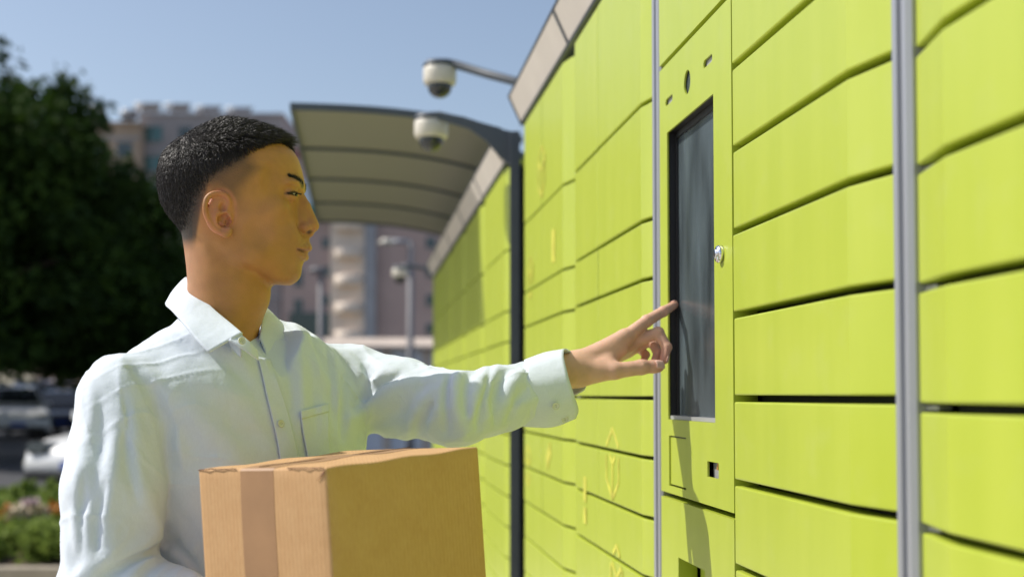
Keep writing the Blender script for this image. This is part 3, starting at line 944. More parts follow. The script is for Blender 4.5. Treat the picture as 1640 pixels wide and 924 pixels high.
# rounded balconies
for j in range(7):
    x, z = on(Cc, 560, 275 + 44 * j, dC)
    bm = bmesh.new(); lathe(bm, [(0, -0.55), (1.35, -0.55), (1.5, -0.35), (1.5, 0.55), (1.42, 0.6), (1.35, 0.55), (1.35, -0.3), (0, -0.3)], 20, (x, -0.2, z))
    bc = from_bm('balcony', bm, mD, Cc, True)
    boxo('balcony_door', x - 0.7, x + 0.7, -0.03, -0.002, z - 0.3, z + 1.6, GL, Cc)
x, z = on(Cc, 557, 450, dC); boxo('balcony_bay', x - 1.7, x + 1.75, -0.6, -0.001, 0, EYE + 24.5, mD, Cc)
x, _ = on(Cc, 594, 450, dC); boxo('pilaster', x - 0.55, x + 0.55, -0.8, -0.001, 0, EYE + 24.6, mG, Cc)
x, z = on(Cc, 500, 313, dC); boxo('blue_grey_panel', x - 1.4, x + 1.4, -0.9, -0.002, z - 1.2, z + 1.4, mat('blue_grey_panel', (0.6, 0.66, 0.76), 0.6), Cc)
x, z = on(Cc, 514, 338, dC); boxo('teal_awning', x - 1.1, x + 1.1, -1.6, -0.002, z - 0.35, z + 0.3, mat('teal_awning', (0.06, 0.28, 0.26), 0.6), Cc)
x, z = on(Cc, 492, 250, dC); boxo('red_band', x - 1.9, x + 1.9, -0.3, -0.002, z - 0.2, z + 0.5, mat('red_brown_band', (0.30, 0.13, 0.13), 0.7), Cc)
x, z = on(Cc, 515, 520, dC); boxo('dark_shopfront', x - 3.2, x + 1.6, -0.5, -0.002, z - 1.3, z + 1.2, GL, Cc)
# distant low wing seen between the tree and the neck
for j, (px, py) in enumerate(((205, 450), (232, 470), (260, 455))):
    window(A if px < 223 else Bb, px, py, 14, 18, dA if px < 223 else dB, GT)

# rooftop water heaters: a white tank at the top of a dark tilted collector
WT = mat('white_tank', (0.75, 0.75, 0.75), 0.2, 0.02)
CL = mat('collector_glass', (0.045, 0.04, 0.04), 0.4)
ST = mat('rusty_frame', (0.10, 0.07, 0.06), 0.7)
def heater(px, py, d, w, label, base, hgt=1.1):
    p = Q(px, py, d)
    root = thing('water_heater', (p[0], d + 1.5, base), label, 'water heater', 'solar water heaters on the far roofs')
    H0 = p[2] - base
    bm = bmesh.new(); tube(bm, [(-w / 2, 0, H0), (-w / 2 + 0.05, 0, H0), (w / 2 - 0.05, 0, H0), (w / 2, 0, H0)], [0.38, 0.42, 0.42, 0.38], 16); from_bm('tank', bm, WT, root, True)
    bm = bmesh.new(); prism(bm, [(w / 2 + 0.1, -0.4, H0 + 0.25), (w / 2 + 0.1, -0.5, H0 + 0.2), (w / 2 + 0.1, -1.6, 0.3), (w / 2 + 0.1, -1.5, 0.3)], (1.9, 0, 0)); from_bm('collector', bm, CL, root)
    bm = bmesh.new()
    for sx in (-w / 2 + 0.1, w / 2 - 0.1, w / 2 + 1.9): tube(bm, [(sx, 0, 0), (sx, 0, H0 - 0.35)], 0.05, 6); tube(bm, [(sx, -1.5, 0), (sx, 0, H0 - 0.4)], 0.05, 6)
    from_bm('stand', bm, ST, root)
bB = Q(300, 187, 130)[2] + 0.35; bA = Q(150, 201, 128)[2] + 0.35
heater(217, 165, 131, 0.9, 'white rooftop water heater tank, leftmost on the grey block', bB)
heater(265, 166, 131, 0.9, 'white rooftop water heater tank, second on the grey block', bB)
heater(315, 170, 131, 0.9, 'white rooftop water heater tank, third on the grey block above the man\'s hair', bB)
heater(365, 172, 131, 0.9, 'white rooftop water heater tank, fourth on the grey block', bB)
def rooftank(px, py, d, label, base):
    p = Q(px, py, d)
    root = thing('water_tank', (p[0], d + 1, base), label, 'water tank', 'round white tanks on the tan block roof')
    bm = bmesh.new(); H0 = p[2] - base
    lathe(bm, [(0, H0 + 0.5)] + [(0.5 * math.sin(a), H0 + 0.5 * math.cos(a)) for a in [math.pi * i / 12 for i in range(1, 12)]] + [(0, H0 - 0.5)], 18)
    from_bm('tank', bm, WT, root, True)
    boxo('plinth', -0.45, 1.0, -0.5, 0.6, 0, max(0.2, H0 - 0.5), ST, root); boxo('housing', 0.45, 1.1, -0.4, 0.5, max(0.2, H0 - 0.5) + 0.002, H0 + 0.3, mB, root)
rooftank(145, 172, 126, 'round white rooftop tank at the left end of the tan block', bA)
rooftank(196, 178, 126, 'round white rooftop tank near the right end of the tan block', bA)
# boundary wall under the canopy
a, b = Q(430, 541, 25), Q(1000, 541, 25)
bw = thing('boundary_wall', ((a[0] + b[0]) / 2, 25, 0), 'low grey panelled wall with a cream coping beyond the canopy', 'wall')
hw = a[2]; w = b[0] - a[0]
bm = bmesh.new()
prism(bm, [(-w / 2, -0.26, hw - 0.22), (-w / 2, -0.26, hw - 0.17), (-w / 2, -0.02, hw), (-w / 2, 0.14, hw), (-w / 2, 0.14, hw - 0.22)], (w, 0, 0))
from_bm('coping', bm, mat('cream_coping', (0.62, 0.52, 0.44), 0.8, 0.1, 2), bw)
nP = 9
for i in range(nP):
    boxo('wall_panel', -w / 2 + w / nP * i + 0.08, -w / 2 + w / nP * (i + 1) - 0.08, 0, 0.08, 0.1, hw - 0.222, mat('grey_panel', (0.72, 0.74, 0.80), 0.7, 0.06, 2) if i == 0 else bpy.data.materials['grey_panel'], bw)
    boxo('pier', -w / 2 + w / nP * i - 0.079, -w / 2 + w / nP * i + 0.079, -0.05, 0.1, 0.0, hw - 0.221, bpy.data.materials['cream_coping'], bw)
# street lamps
LAMPM = mat('grey_lamp_paint', (0.22, 0.21, 0.22), 0.6)
def lamp(px, pytop, d, arm_px, label, rad=0.06):
    p = Q(px, pytop, d)
    root = thing('street_lamp', (p[0], d, 0), label, 'street lamp')
    bm = bmesh.new(); tube(bm, [(0, 0, 0), (0, 0, 0.8), (0, 0, p[2])], [rad * 1.5, rad * 1.2, rad], 10); from_bm('pole', bm, LAMPM, root, True)
    e = Q(arm_px, pytop, d)[0] - p[0]
    bm = bmesh.new(); tube(bm, [(0, 0, p[2]), (e * 0.5, 0, p[2] + 0.02), (e * 0.85, 0, p[2])], 0.045, 8); from_bm('arm', bm, M['alu'], root, True)
    bm = bmesh.new(); lathe(bm, [(0, 0.07), (0.10, 0.06), (0.17, 0.0), (0.14, -0.05), (0, -0.07)], 18, (e, 0, p[2])); from_bm('lamp_head', bm, M['cream'] if px > 600 else LAMPM, root, True)
lamp(658, 388, 24.0, 620, 'grey street lamp with a white head on its left arm, under the canopy')
lamp(514, 433, 24.3, 508, 'short grey lamp post between the man\'s chin and the canopy', 0.05)

# ================================================================== the man
# ---- implicit surfaces: distance fields, polygonised with sparse surface nets
def smin(a, b, k):
    h = np.clip(0.5 + 0.5 * (b - a) / k, 0, 1)
    return b + (a - b) * h - k * h * (1 - h)
def smax(a, b, k): return -smin(-a, -b, k)

def cap(P, a, b, ra, rb, sq=None):
    """tapered capsule"""
    a = np.asarray(a, float); b = np.asarray(b, float)
    d = b - a
    t = np.clip(((P - a) @ d) / (d @ d), 0, 1)
    return np.linalg.norm(P - a - t[..., None] * d, axis=-1) - (ra + (rb - ra) * t)

def chain(P, pts, rs, k):
    f = None
    for i in range(len(pts) - 1):
        g_ = cap(P, pts[i], pts[i + 1], rs[i], rs[i + 1])
        f = g_ if f is None else smin(f, g_, k)
    return f

def ell(P, c, r, Rm=None):
    q = P - np.asarray(c, float)
    if Rm is not None: q = q @ Rm
    r = np.asarray(r, float)
    k0 = np.linalg.norm(q / r, axis=-1)
    k1 = np.linalg.norm(q / (r * r), axis=-1)
    return k0 * (k0 - 1) / np.maximum(k1, 1e-9)

def seg_dist(P, pts):
    f = None
    for a, b in zip(pts, pts[1:]):
        g_ = cap(P, a, b, 0, 0)
        f = g_ if f is None else np.minimum(f, g_)
    return f

def surface_nets(fn, lo, hi, h, name=''):
    """sparse naive surface nets: fn takes (N,3) points"""
    B = 8
    lo = np.asarray(lo, float); hi = np.asarray(hi, float)
    nb = np.ceil((hi - lo) / (h * B)).astype(int)
    gi = np.stack(np.meshgrid(*[np.arange(n) for n in nb], indexing='ij'), -1).reshape(-1, 3)
    cen = lo + (gi + 0.5) * h * B
    fc = fn(cen)
    gi = gi[np.abs(fc) < h * B * 1.35]
    loc = np.stack(np.meshgrid(*[np.arange(B + 1)] * 3, indexing='ij'), -1)
    S = nb * B + 2
    verts = []; keys = []; quads = []
    corners = np.array([(i, j, k) for i in (0, 1) for j in (0, 1) for k in (0, 1)])
    edges = [(a, b) for a in range(8) for b in range(a + 1, 8) if np.abs(corners[a] - corners[b]).sum() == 1]
    CH = 400
    for s in range(0, len(gi), CH):
        g_ = gi[s:s + CH]
        base = g_ * B
        ip = base[:, None, None, None, :] + loc[None]
        P = lo + ip * h
        f = fn(P.reshape(-1, 3)).reshape(P.shape[:-1])
        neg = f < 0
        c8 = np.stack([f[:, i:B + i, j:B + j, k:B + k] for i, j, k in corners], -1)
        n8 = c8 < 0
        act = n8.any(-1) & ~n8.all(-1)
        idx = np.argwhere(act)
        if len(idx) == 0: continue
        cv = c8[act]
        acc = np.zeros((len(cv), 3)); cnt = np.zeros(len(cv))
        for a, b in edges:
            m_ = (cv[:, a] < 0) != (cv[:, b] < 0)
            t = np.where(m_, cv[:, a] / np.where(m_, cv[:, a] - cv[:, b], 1), 0)
            acc += m_[:, None] * (corners[a] + t[:, None] * (corners[b] - corners[a])); cnt += m_
        acc /= cnt[:, None]
        cell = base[idx[:, 0]] + idx[:, 1:]
        verts.append(lo + (cell + acc) * h)
        keys.append((cell[:, 0] * S[1] + cell[:, 1]) * S[2] + cell[:, 2])
        for ax in range(3):
            sl0 = [slice(0, B)] * 3; sl1 = [slice(0, B)] * 3
            sl1[ax] = slice(1, B + 1)
            n0 = neg[(slice(None), *sl0)]; n1 = neg[(slice(None), *sl1)]
            e = np.argwhere(n0 != n1)
            if len(e) == 0: continue
            flip = n0[tuple(e.T)]
            cc_ = base[e[:, 0]] + e[:, 1:]
            o1 = np.zeros(3, int); o2 = np.zeros(3, int)
            o1[(ax + 1) % 3] = -1; o2[(ax + 2) % 3] = -1
            q = [cc_, cc_ + o1, cc_ + o1 + o2, cc_ + o2]
            q = np.stack([(x[:, 0] * S[1] + x[:, 1]) * S[2] + x[:, 2] for x in q], 1)
            q[~flip] = q[~flip][:, ::-1]
            quads.append(q)
    verts = np.concatenate(verts); keys = np.concatenate(keys); quads = np.concatenate(quads)
    ku, ix = np.unique(keys, return_index=True)
    verts = verts[ix]
    pos = np.searchsorted(ku, quads); pos = np.clip(pos, 0, len(ku) - 1)
    ok = (ku[pos] == quads).all(1)
    return verts, pos[ok]

def grad(fn, P, e=0.0008):
    f0 = fn(P)
    g_ = np.stack([fn(P + np.eye(3)[i] * e) - f0 for i in range(3)], -1) / e
    return f0, g_
def snap(fn, V, n=2, e=0.0006):
    for _ in range(n):
        f0, g_ = grad(fn, V, e)
        V = V - (f0 / np.maximum((g_ ** 2).sum(-1), 0.25))[:, None] * g_ * 0.9
    return V
def hit(fn, px, py, d0=1.2, d1=2.4, off=0.0):
    """first point of a surface along the photo ray through px, py (vectorised)"""
    px = np.atleast_1d(np.asarray(px, float)); py = np.atleast_1d(np.asarray(py, float))
    r = np.stack([ray(a, b) for a, b in zip(px, py)])
    o = np.array([0, 0, EYE])
    t = np.full(len(px), d0)
    for _ in range(90):
        f = fn(o + r * t[:, None])
        t = np.where(t < d1, t + f * 0.7, t)
    return o + r * (t - off)[:, None]

# ---- head frame: X forward, Y down, s towards the camera, all in photo pixels at the head's distance
HD = 1.72
HS = HD / F_PX
HO = Q(370, 350, HD)
PSI = R(-1)
HF = np.array([math.cos(PSI), -math.sin(PSI), 0.0])
HSd = np.array([-math.sin(PSI), -math.cos(PSI), 0.0])
HU = np.array([0, 0, 1.0])
def to_head(P):
    q = P - HO
    return np.stack([370 + (q @ HF) / HS, 350 - q[..., 2] / HS, (q @ HSd) / HS], -1)
def from_head(H):
    H = np.asarray(H, float)
    return HO + ((H[..., 0:1] - 370) * HF + H[..., 2:3] * HSd) * HS + (350 - H[..., 1:2]) * HU * HS
def hp(px, py, s):
    """head coordinates of the point that shows at photo pixel (px,py) and lies s off the middle plane"""
    r = ray(px, py); o = np.array([0, 0, EYE])
    k = (s * HS - (o - HO) @ HSd) / (r @ HSd)
    h = to_head(o + k * r)
    return np.array([h[0], h[1], s])

def imgxy(H):
    """where a head point shows in the photograph, roughly"""
    X, Y, s = H[..., 0], H[..., 1], np.abs(H[..., 2])
    k = s / F_PX
    return X - s * math.sin(PSI) - k * (820 - X), Y - k * (632 - Y)

def table(rows, cols, y0, y1, sm=4.0):
    """smoothly interpolated profile tables"""
    rows = np.array(rows, float)
    ys = np.arange(y0 - 40, y1 + 40, 1.0)
    out = []
    kx = np.arange(-16, 17); kk = np.exp(-0.5 * (kx / sm) ** 2); kk /= kk.sum()
    for c in range(1, cols + 1):
        v = np.interp(ys, rows[:, 0], rows[:, c])
        out.append(np.convolve(np.pad(v, 16, mode='edge'), kk, 'valid'))
    return ys, out

FACE_T = table([(225, 455, 280, 60), (240, 468, 268, 70), (255, 475, 262, 76), (270, 480, 259, 80), (285, 484.5, 258, 82), (296, 488, 258, 82), (304, 486, 258, 81),
                (312, 481, 259, 80), (322, 478, 260, 80), (335, 478, 266, 80), (350, 480, 276, 79), (365, 483, 290, 77), (376, 486.5, 300, 75),
                (385, 489, 306, 73), (395, 489.5, 316, 71), (405, 487.5, 328, 69), (414, 486, 338, 67), (424, 485.0, 346, 64), (434, 482.0, 352, 60), (444, 477, 358, 55), (456, 470, 364, 49), (470, 466, 370, 46)], 3, 225, 470, 3.0)
NECK_T = table([(360, 420, 290, 62), (400, 428, 297, 61), (430, 432, 301, 60), (455, 433.5, 303, 59), (472, 434, 302, 58), (486, 432, 300, 58), (505, 424, 296, 59), (530, 415, 286, 61), (560, 410, 268, 68), (600, 405, 255, 80), (650, 400, 250, 90)], 3, 360, 650, 4.0)

def radial(H, T, cx, pf=2.2, pb=2.1):
    ys, (xf, xb, w) = T
    Y = H[..., 1]
    a = np.interp(Y, ys, xf) - cx; b = cx - np.interp(Y, ys, xb); ww = np.interp(Y, ys, w)
    dx = H[..., 0] - cx; s = np.abs(H[..., 2])
    ax = np.where(dx > 0, a, b); p = np.where(dx > 0, pf, pb)
    q = ((np.abs(dx) / ax) ** p + (s / ww) ** p) ** (1 / p)
    rr = np.hypot(dx, s)
    return np.where(q > 1e-4, rr - rr / np.maximum(q, 1e-4), -np.minimum(ax, ww))

def arr(*a): return [np.array(x, float) for x in a]
def mir(p): return np.array([p[0], p[1], -p[2]])

EYE_C = np.array([468.8, 315.5, 34.0])
EYE_R = 13.6
earP = {k: [hp(*q) for q in v] for k, v in {
    'helix': [(364, 334, 81), (367, 324, 84), (362, 314, 88), (352, 309.5, 92), (341, 310.5, 96), (332, 317, 99), (328.5, 328, 101), (329, 341, 100), (334, 354, 96), (342, 365, 92), (352, 372, 88), (362, 376, 85)],
    'anti': [(358, 326, 86), (352, 334, 90), (345, 343, 93), (346, 354, 92), (352, 362, 90), (360, 366, 86)],
    'anti2': [(360, 341, 85), (352, 343, 89), (344.5, 347, 92)],
    'plate': [(352, 341, 87)], 'lobe': [(364, 371, 85)], 'tragus': [(367.5, 350, 83)], 'concha': [(359, 352, 90)], 'tri': [(358, 332, 92)], 'scapha': [(338, 337, 100)],
}.items()}
v1 = earP['helix'][7] - earP['tragus'][0]; v1 /= np.linalg.norm(v1)
v2 = earP['lobe'][0] - earP['helix'][3]; v2 -= v1 * (v2 @ v1); v2 /= np.linalg.norm(v2)
EAR_R = np.stack([v1, v2, np.cross(v1, v2)], 1)

def head_px(H):
    """the head in pixel units"""
    f = radial(H, FACE_T, 372.0, 2.15, 2.1)
    f = smax(f, 232 - H[..., 1], 26)
    # jaw line, rising towards the ear on the sides
    X, Y, s = H[..., 0], H[..., 1], np.abs(H[..., 2])
    side = np.clip((s - 12) / 46, 0, 1)
    yj = 456.5 - np.clip(456 - X, 0, 200) * (0.05 + 0.45 * side) - side * 7 - np.clip(X - 466, 0, 30) * 0.55
    f = smax(f, (Y - yj) * 0.86, 9)
    cr = ell(H, (368, 283, 0), (111, 85, 88))
    f = smin(f, cr, 14)
    Hs = np.stack([X, Y, s], -1)
    # brow, cheekbone, muzzle, chin
    f = smin(f, ell(Hs, (470, 299, 27), (15, 8, 26)), 9)
    f = smin(f, ell(Hs, (444, 342, 46), (24, 18, 16)), 16)
    f = smin(f, ell(H, (468, 398, 0), (26, 22, 30)), 12)
    f = smin(f, ell(H, (464, 439, 0), (17.5, 15, 22)), 9)
    f = smin(f, ell(Hs, (404, 408, 51), (34, 24, 14)), 15)
    # eye socket
    f = smax(f, -ell(Hs, (493, 319, 27), (15, 10, 16)), 9)
    # nose
    n = chain(H, arr((478, 309, 0), (489, 330, 0), (499, 352, 0)), [7.5, 8.5, 8.5], 3)
    n = smin(n, chain(Hs, arr((474, 330, 0), (484, 362, 0)), [14, 17], 3), 7)
    n = smin(n, ell(H, (500.5, 361.5, 0), (11, 10.5, 12.0)), 5)
    n = smin(n, ell(Hs, (490.5, 366.5, 13), (10.5, 8.2, 8.0)), 3.5)
    n = smin(n, ell(H, (494, 373, 0), (9, 8, 6)), 4)
    f = smin(f, n, 5)
    # nasolabial softness
    f = smin(f, ell(Hs, (466, 382, 31), (16, 17, 12)), 12)
    f = smax(f, -ell(Hs, (440, 384, 78), (26, 20, 13)), 16)
    f = smax(f, -ell(Hs, (455, 300, 76), (16, 22, 12)), 14)
    # nostrils
    f = smax(f, -ell(Hs, (500.0, 373.6, 13.0), (6.6, 3.5, 7.0), NOSTR), 1.2)
    f = smax(f, -chain(Hs, arr((482, 357, 21), (479.5, 364, 22.5), (481, 372, 21.5), (487, 377, 18)), [1.0, 1.9, 1.9, 1.0], 1), 3.5)
    # mouth
    up = chain(Hs, arr((494.2, 396.6, 0), (493.4, 396.8, 6), (490.0, 398.6, 16), (485.5, 400.8, 24), (480.0, 402.0, 31)), [5.6, 5.4, 4.4, 3.4, 2.4], 3)
    lowl = chain(Hs, arr((488.2, 411.8, 0), (487.5, 411.4, 9), (484.5, 409.4, 19), (480.5, 405.2, 29)), [6.2, 5.6, 4.2, 2.6], 3)
    f = smin(f, smin(up, lowl, 1.2), 2.8)
    gap = chain(Hs, arr((499, 404.9, 0), (494, 404.9, 13), (488, 404.2, 22), (482, 402.8, 31)), [3.1, 3.1, 2.5, 1.3], 1)
    f = smax(f, -gap, 1.0)
    f = smin(f, cap(H, (486, 380, 0), (488.5, 391, 0), 7.5, 8.0), 6)
    f = smax(f, -cap(H, (501, 383, 0), (503, 390, 0), 2.0, 2.4), 4)
    # lids round the nearly closed eye
    lid = np.linalg.norm(Hs - EYE_C, axis=-1) - EYE_R
    f = smin(f, lid, 4)
    crease = chain(Hs, arr((EYE_C[0] + 12.5, EYE_C[1] - 6.5, EYE_C[2] - 9), (EYE_C[0] + 13, EYE_C[1] - 6.8, EYE_C[2] + 2), (EYE_C[0] + 7, EYE_C[1] - 4.0, EYE_C[2] + 12)), [1.2, 1.4, 0.8], 1)
    f = smax(f, -crease, 1.6)
    slit = chain(Hs, SLIT, [1.2, 2.5, 2.2, 1.5, 0.6], 1)
    f = smax(f, -slit, 0.8)
    return f

SLIT = arr((480, 316.0, 22), (484, 316.0, 34), (478.5, 316.6, 44), (471, 317.2, 48.5), (464, 317.8, 49.5))
NOSTR = np.array(Matrix.Rotation(R(-20), 3, 'Z').to_3x3())

def cr_up(pts, rs, k=4):
    P_ = np.array(pts, float); n = len(P_)
    t = np.linspace(0, n - 1, (n - 1) * k + 1); i = np.minimum(t.astype(int), n - 2); f = (t - i)[:, None]
    p1, p2 = P_[i], P_[i + 1]
    p0 = np.where((i > 0)[:, None], P_[np.maximum(i - 1, 0)], 2 * p1 - p2); p3 = np.where((i < n - 2)[:, None], P_[np.minimum(i + 2, n - 1)], 2 * p2 - p1)
    Q_ = 0.5 * (2 * p1 + (p2 - p0) * f + (2 * p0 - 5 * p1 + 4 * p2 - p3) * f ** 2 + (3 * p1 - p0 - 3 * p2 + p3) * f ** 3)
    return list(Q_), list(np.interp(t, range(n), rs))
HELIX_U = cr_up(earP['helix'], [2.6, 3.2, 3.5, 3.7, 3.9, 3.9, 3.8, 3.6, 3.5, 3.6, 4.0, 4.8], 3)
ANTI_U = cr_up(earP['anti'], [2.0, 3.0, 3.2, 3.1, 2.8, 2.0], 2)
EARBASE = hp(356, 343, 66)
def ear_px(H):
    Hs = np.stack([H[..., 0], H[..., 1], np.abs(H[..., 2])], -1)
    e = ell(Hs, earP['plate'][0] + np.array([0, 0, -1.0]), (21, 32, 6.0), EAR_R)
    e = smin(e, chain(Hs, HELIX_U[0], HELIX_U[1], 1), 3)
    e = smin(e, ell(Hs, earP['lobe'][0], (8, 8.5, 5)), 4)
    e = smin(e, cap(Hs, earP['helix'][0], earP['helix'][0] + np.array([3, 8, -8]), 3, 4), 4)
    e = smin(e, cap(Hs, EARBASE, earP['plate'][0] + np.array([2, 3, -4]), 15, 10), 6)
    e = smax(e, -ell(Hs, earP['scapha'][0] + np.array([2, 2, 2.0]), (5.0, 20, 5.2), EAR_R), 2.5)
    e = smin(e, chain(Hs, ANTI_U[0], ANTI_U[1], 1), 2.5)
    e = smax(e, -ell(Hs, earP['concha'][0] + np.array([0, 0, 1.0]), (9.8, 12.0, 15), EAR_R), 2.5)
    e = smax(e, -ell(Hs, earP['tri'][0] + np.array([-1, 0, 0]), (6, 7.5, 7.5), EAR_R), 2.5)
    e = smin(e, chain(Hs, earP['anti2'], [1.6, 2.2, 1.8], 1.0), 1.8)
    e = smin(e, cap(Hs, earP['tragus'][0] + np.array([0, -5, -2]), earP['tragus'][0] + np.array([0, 5, -1]), 3.2, 3.6), 2.5)
    return e

# ---- body frame
SE = np.array([0.686, 0.727, 0.0]); SE /= np.linalg.norm(SE)      # from his right shoulder to his left
SN = np.array([SE[1], -SE[0], 0.0])                               # the way his chest faces
MID = np.array([-0.376, 1.74, 0.0])
def BP(a, b, z): return MID + SE * a + SN * b + np.array([0, 0, z])
SH_R, SH_L = BP(-0.172, 0.0, 1.335), BP(0.170, 0.005, 1.345)
EL_R, EL_L = Q(177, 950, 1.56), Q(735, 652, 1.785)
WR_R, WR_L = Q(400, 1022, 1.48), Q(905, 596, 1.910)
HIP_R, HIP_L = BP(-0.09, 0, 0.93), BP(0.09, 0, 0.93)

# ---- the pointing hand (pixel skeleton, forward distance)
def wall_hit(px, py, off):
    r = ray(px, py); n = Nx
    k = (D + off) / (r @ n)
    return np.array([0, 0, EYE]) + r * k
TIP = wall_hit(1081.5, 487.5, -SCR_Y - 0.0055)
tipd = TIP[1]
hd = {
 'index': ([Q(1000, 541, 1.950), Q(1036, 514, 1.967), Q(1062, 499, 1.983), TIP], [0.0108, 0.0094, 0.0082, 0.0062]),
 'middle': ([Q(1014, 547, 1.973), Q(1054, 533, 1.965), Q(1068, 556, 1.957), Q(1063, 577, 1.950)], [0.0108, 0.0092, 0.0078, 0.0066]),
 'ring': ([Q(1010, 556, 1.993), Q(1044, 546, 1.989), Q(1054, 566, 1.973), Q(1047, 582, 1.963)], [0.0102, 0.0086, 0.0074, 0.0062]),
 'little': ([Q(1004, 563, 2.011), Q(1024, 557, 2.011), Q(1034, 568, 1.995), Q(1031, 579, 1.983)], [0.0090, 0.0076, 0.0064, 0.0054]),
 'thumb': ([Q(938, 597, 1.915), Q(985, 594, 1.910), Q(1027, 588, 1.917), Q(1054, 586.5, 1.927)], [0.0150, 0.0125, 0.0112, 0.0088]),
}
FAN = [Q(925, 591, 1.920), Q(930, 587, 1.937)]
def hand_left(P):
    f = None
    for nme, k in (('index', 0.010), ('middle', 0.009), ('ring', 0.009), ('little', 0.009)):
        pts, rs = hd[nme]
        pal = cap(P, Q(920, 590, 1.927), pts[0], 0.0205, rs[0] * 1.25)
        f = pal if f is None else smin(f, pal, 0.010)
    for nme in ('index', 'middle', 'ring', 'little'):
        pts, rs = hd[nme]
        fg = chain(P, pts, rs, 0.0022)
        # knuckle pads
        for q, r_ in zip(pts[1:3], rs[1:3]): fg = smin(fg, np.linalg.norm(P - q, axis=-1) - r_ * 1.05, 0.002)
        f = smin(f, fg, 0.0045 if nme != 'index' else 0.006)
    pts, rs = hd['thumb']
    th = chain(P, pts, rs, 0.005)
    th = smin(th, ell(P, pts[3] + (pts[2] - pts[3]) * 0.25, (0.0145, 0.0115, 0.0100)), 0.004)
    th = smin(th, cap(P, Q(930, 596, 1.917), Q(972, 588, 1.923), 0.021, 0.0155), 0.012)
    f = smin(f, th, 0.008)
    # first web of skin
    f = smin(f, cap(P, Q(972, 580, 1.930), Q(992, 562, 1.943), 0.0115, 0.011), 0.012)
    # wrist and forearm
    f = smin(f, chain(P, [Q(925, 590, 1.925), WR_L, Q(860, 612, 1.870), EL_L], [0.0225, 0.0235, 0.028, 0.031], 0.012), 0.014)
    # ulnar bump, tendons
    f = smin(f, np.linalg.norm(P - Q(914, 580, 1.940), axis=-1) - 0.0145, 0.012)
    for nme in ('index', 'middle'):
        f = smin(f, cap(P, Q(945, 572, 1.937), hd[nme][0][0] + np.array([0, 0, 0.0035]), 0.006, 0.0078), 0.006)
    # creases: joints
    for q, r_ in ((hd['thumb'][0][2], 0.0112),):
        f = f + 0.0007 * np.exp(-((np.linalg.norm(P - (q + np.array([-0.002, -0.011, 0.006])), axis=-1)) / 0.003) ** 2)
    return f

def hand_right(P):
    """under the box"""
    w = WR_R
    dx = np.array([0.80, 0.55, 0.0]); dx /= np.linalg.norm(dx)
    sx = np.array([0.55, -0.80, 0.0]); sx /= np.linalg.norm(sx)
    f = cap(P, w, w + dx * 0.07, 0.024, 0.026)
    for i, (o, L) in enumerate(((-0.036, 0.066), (-0.012, 0.078), (0.012, 0.074), (0.034, 0.058))):
        a = w + dx * 0.085 + sx * o
        pal = cap(P, w + dx * 0.01 + sx * o * 0.4, a, 0.015, 0.0125)
        f = smin(f, pal, 0.008)
        f = smin(f, chain(P, [a, a + dx * L * 0.55 + np.array([0, 0, 0.002]), a + dx * L + np.array([0, 0, 0.006])], [0.011, 0.0092, 0.0072], 0.003), 0.004)
    t0 = w + dx * 0.02 + sx * 0.03
    f = smin(f, chain(P, [t0, t0 + sx * 0.03 + dx * 0.03, t0 + sx * 0.042 + dx * 0.062], [0.015, 0.011, 0.0085], 0.004), 0.006)
    return f

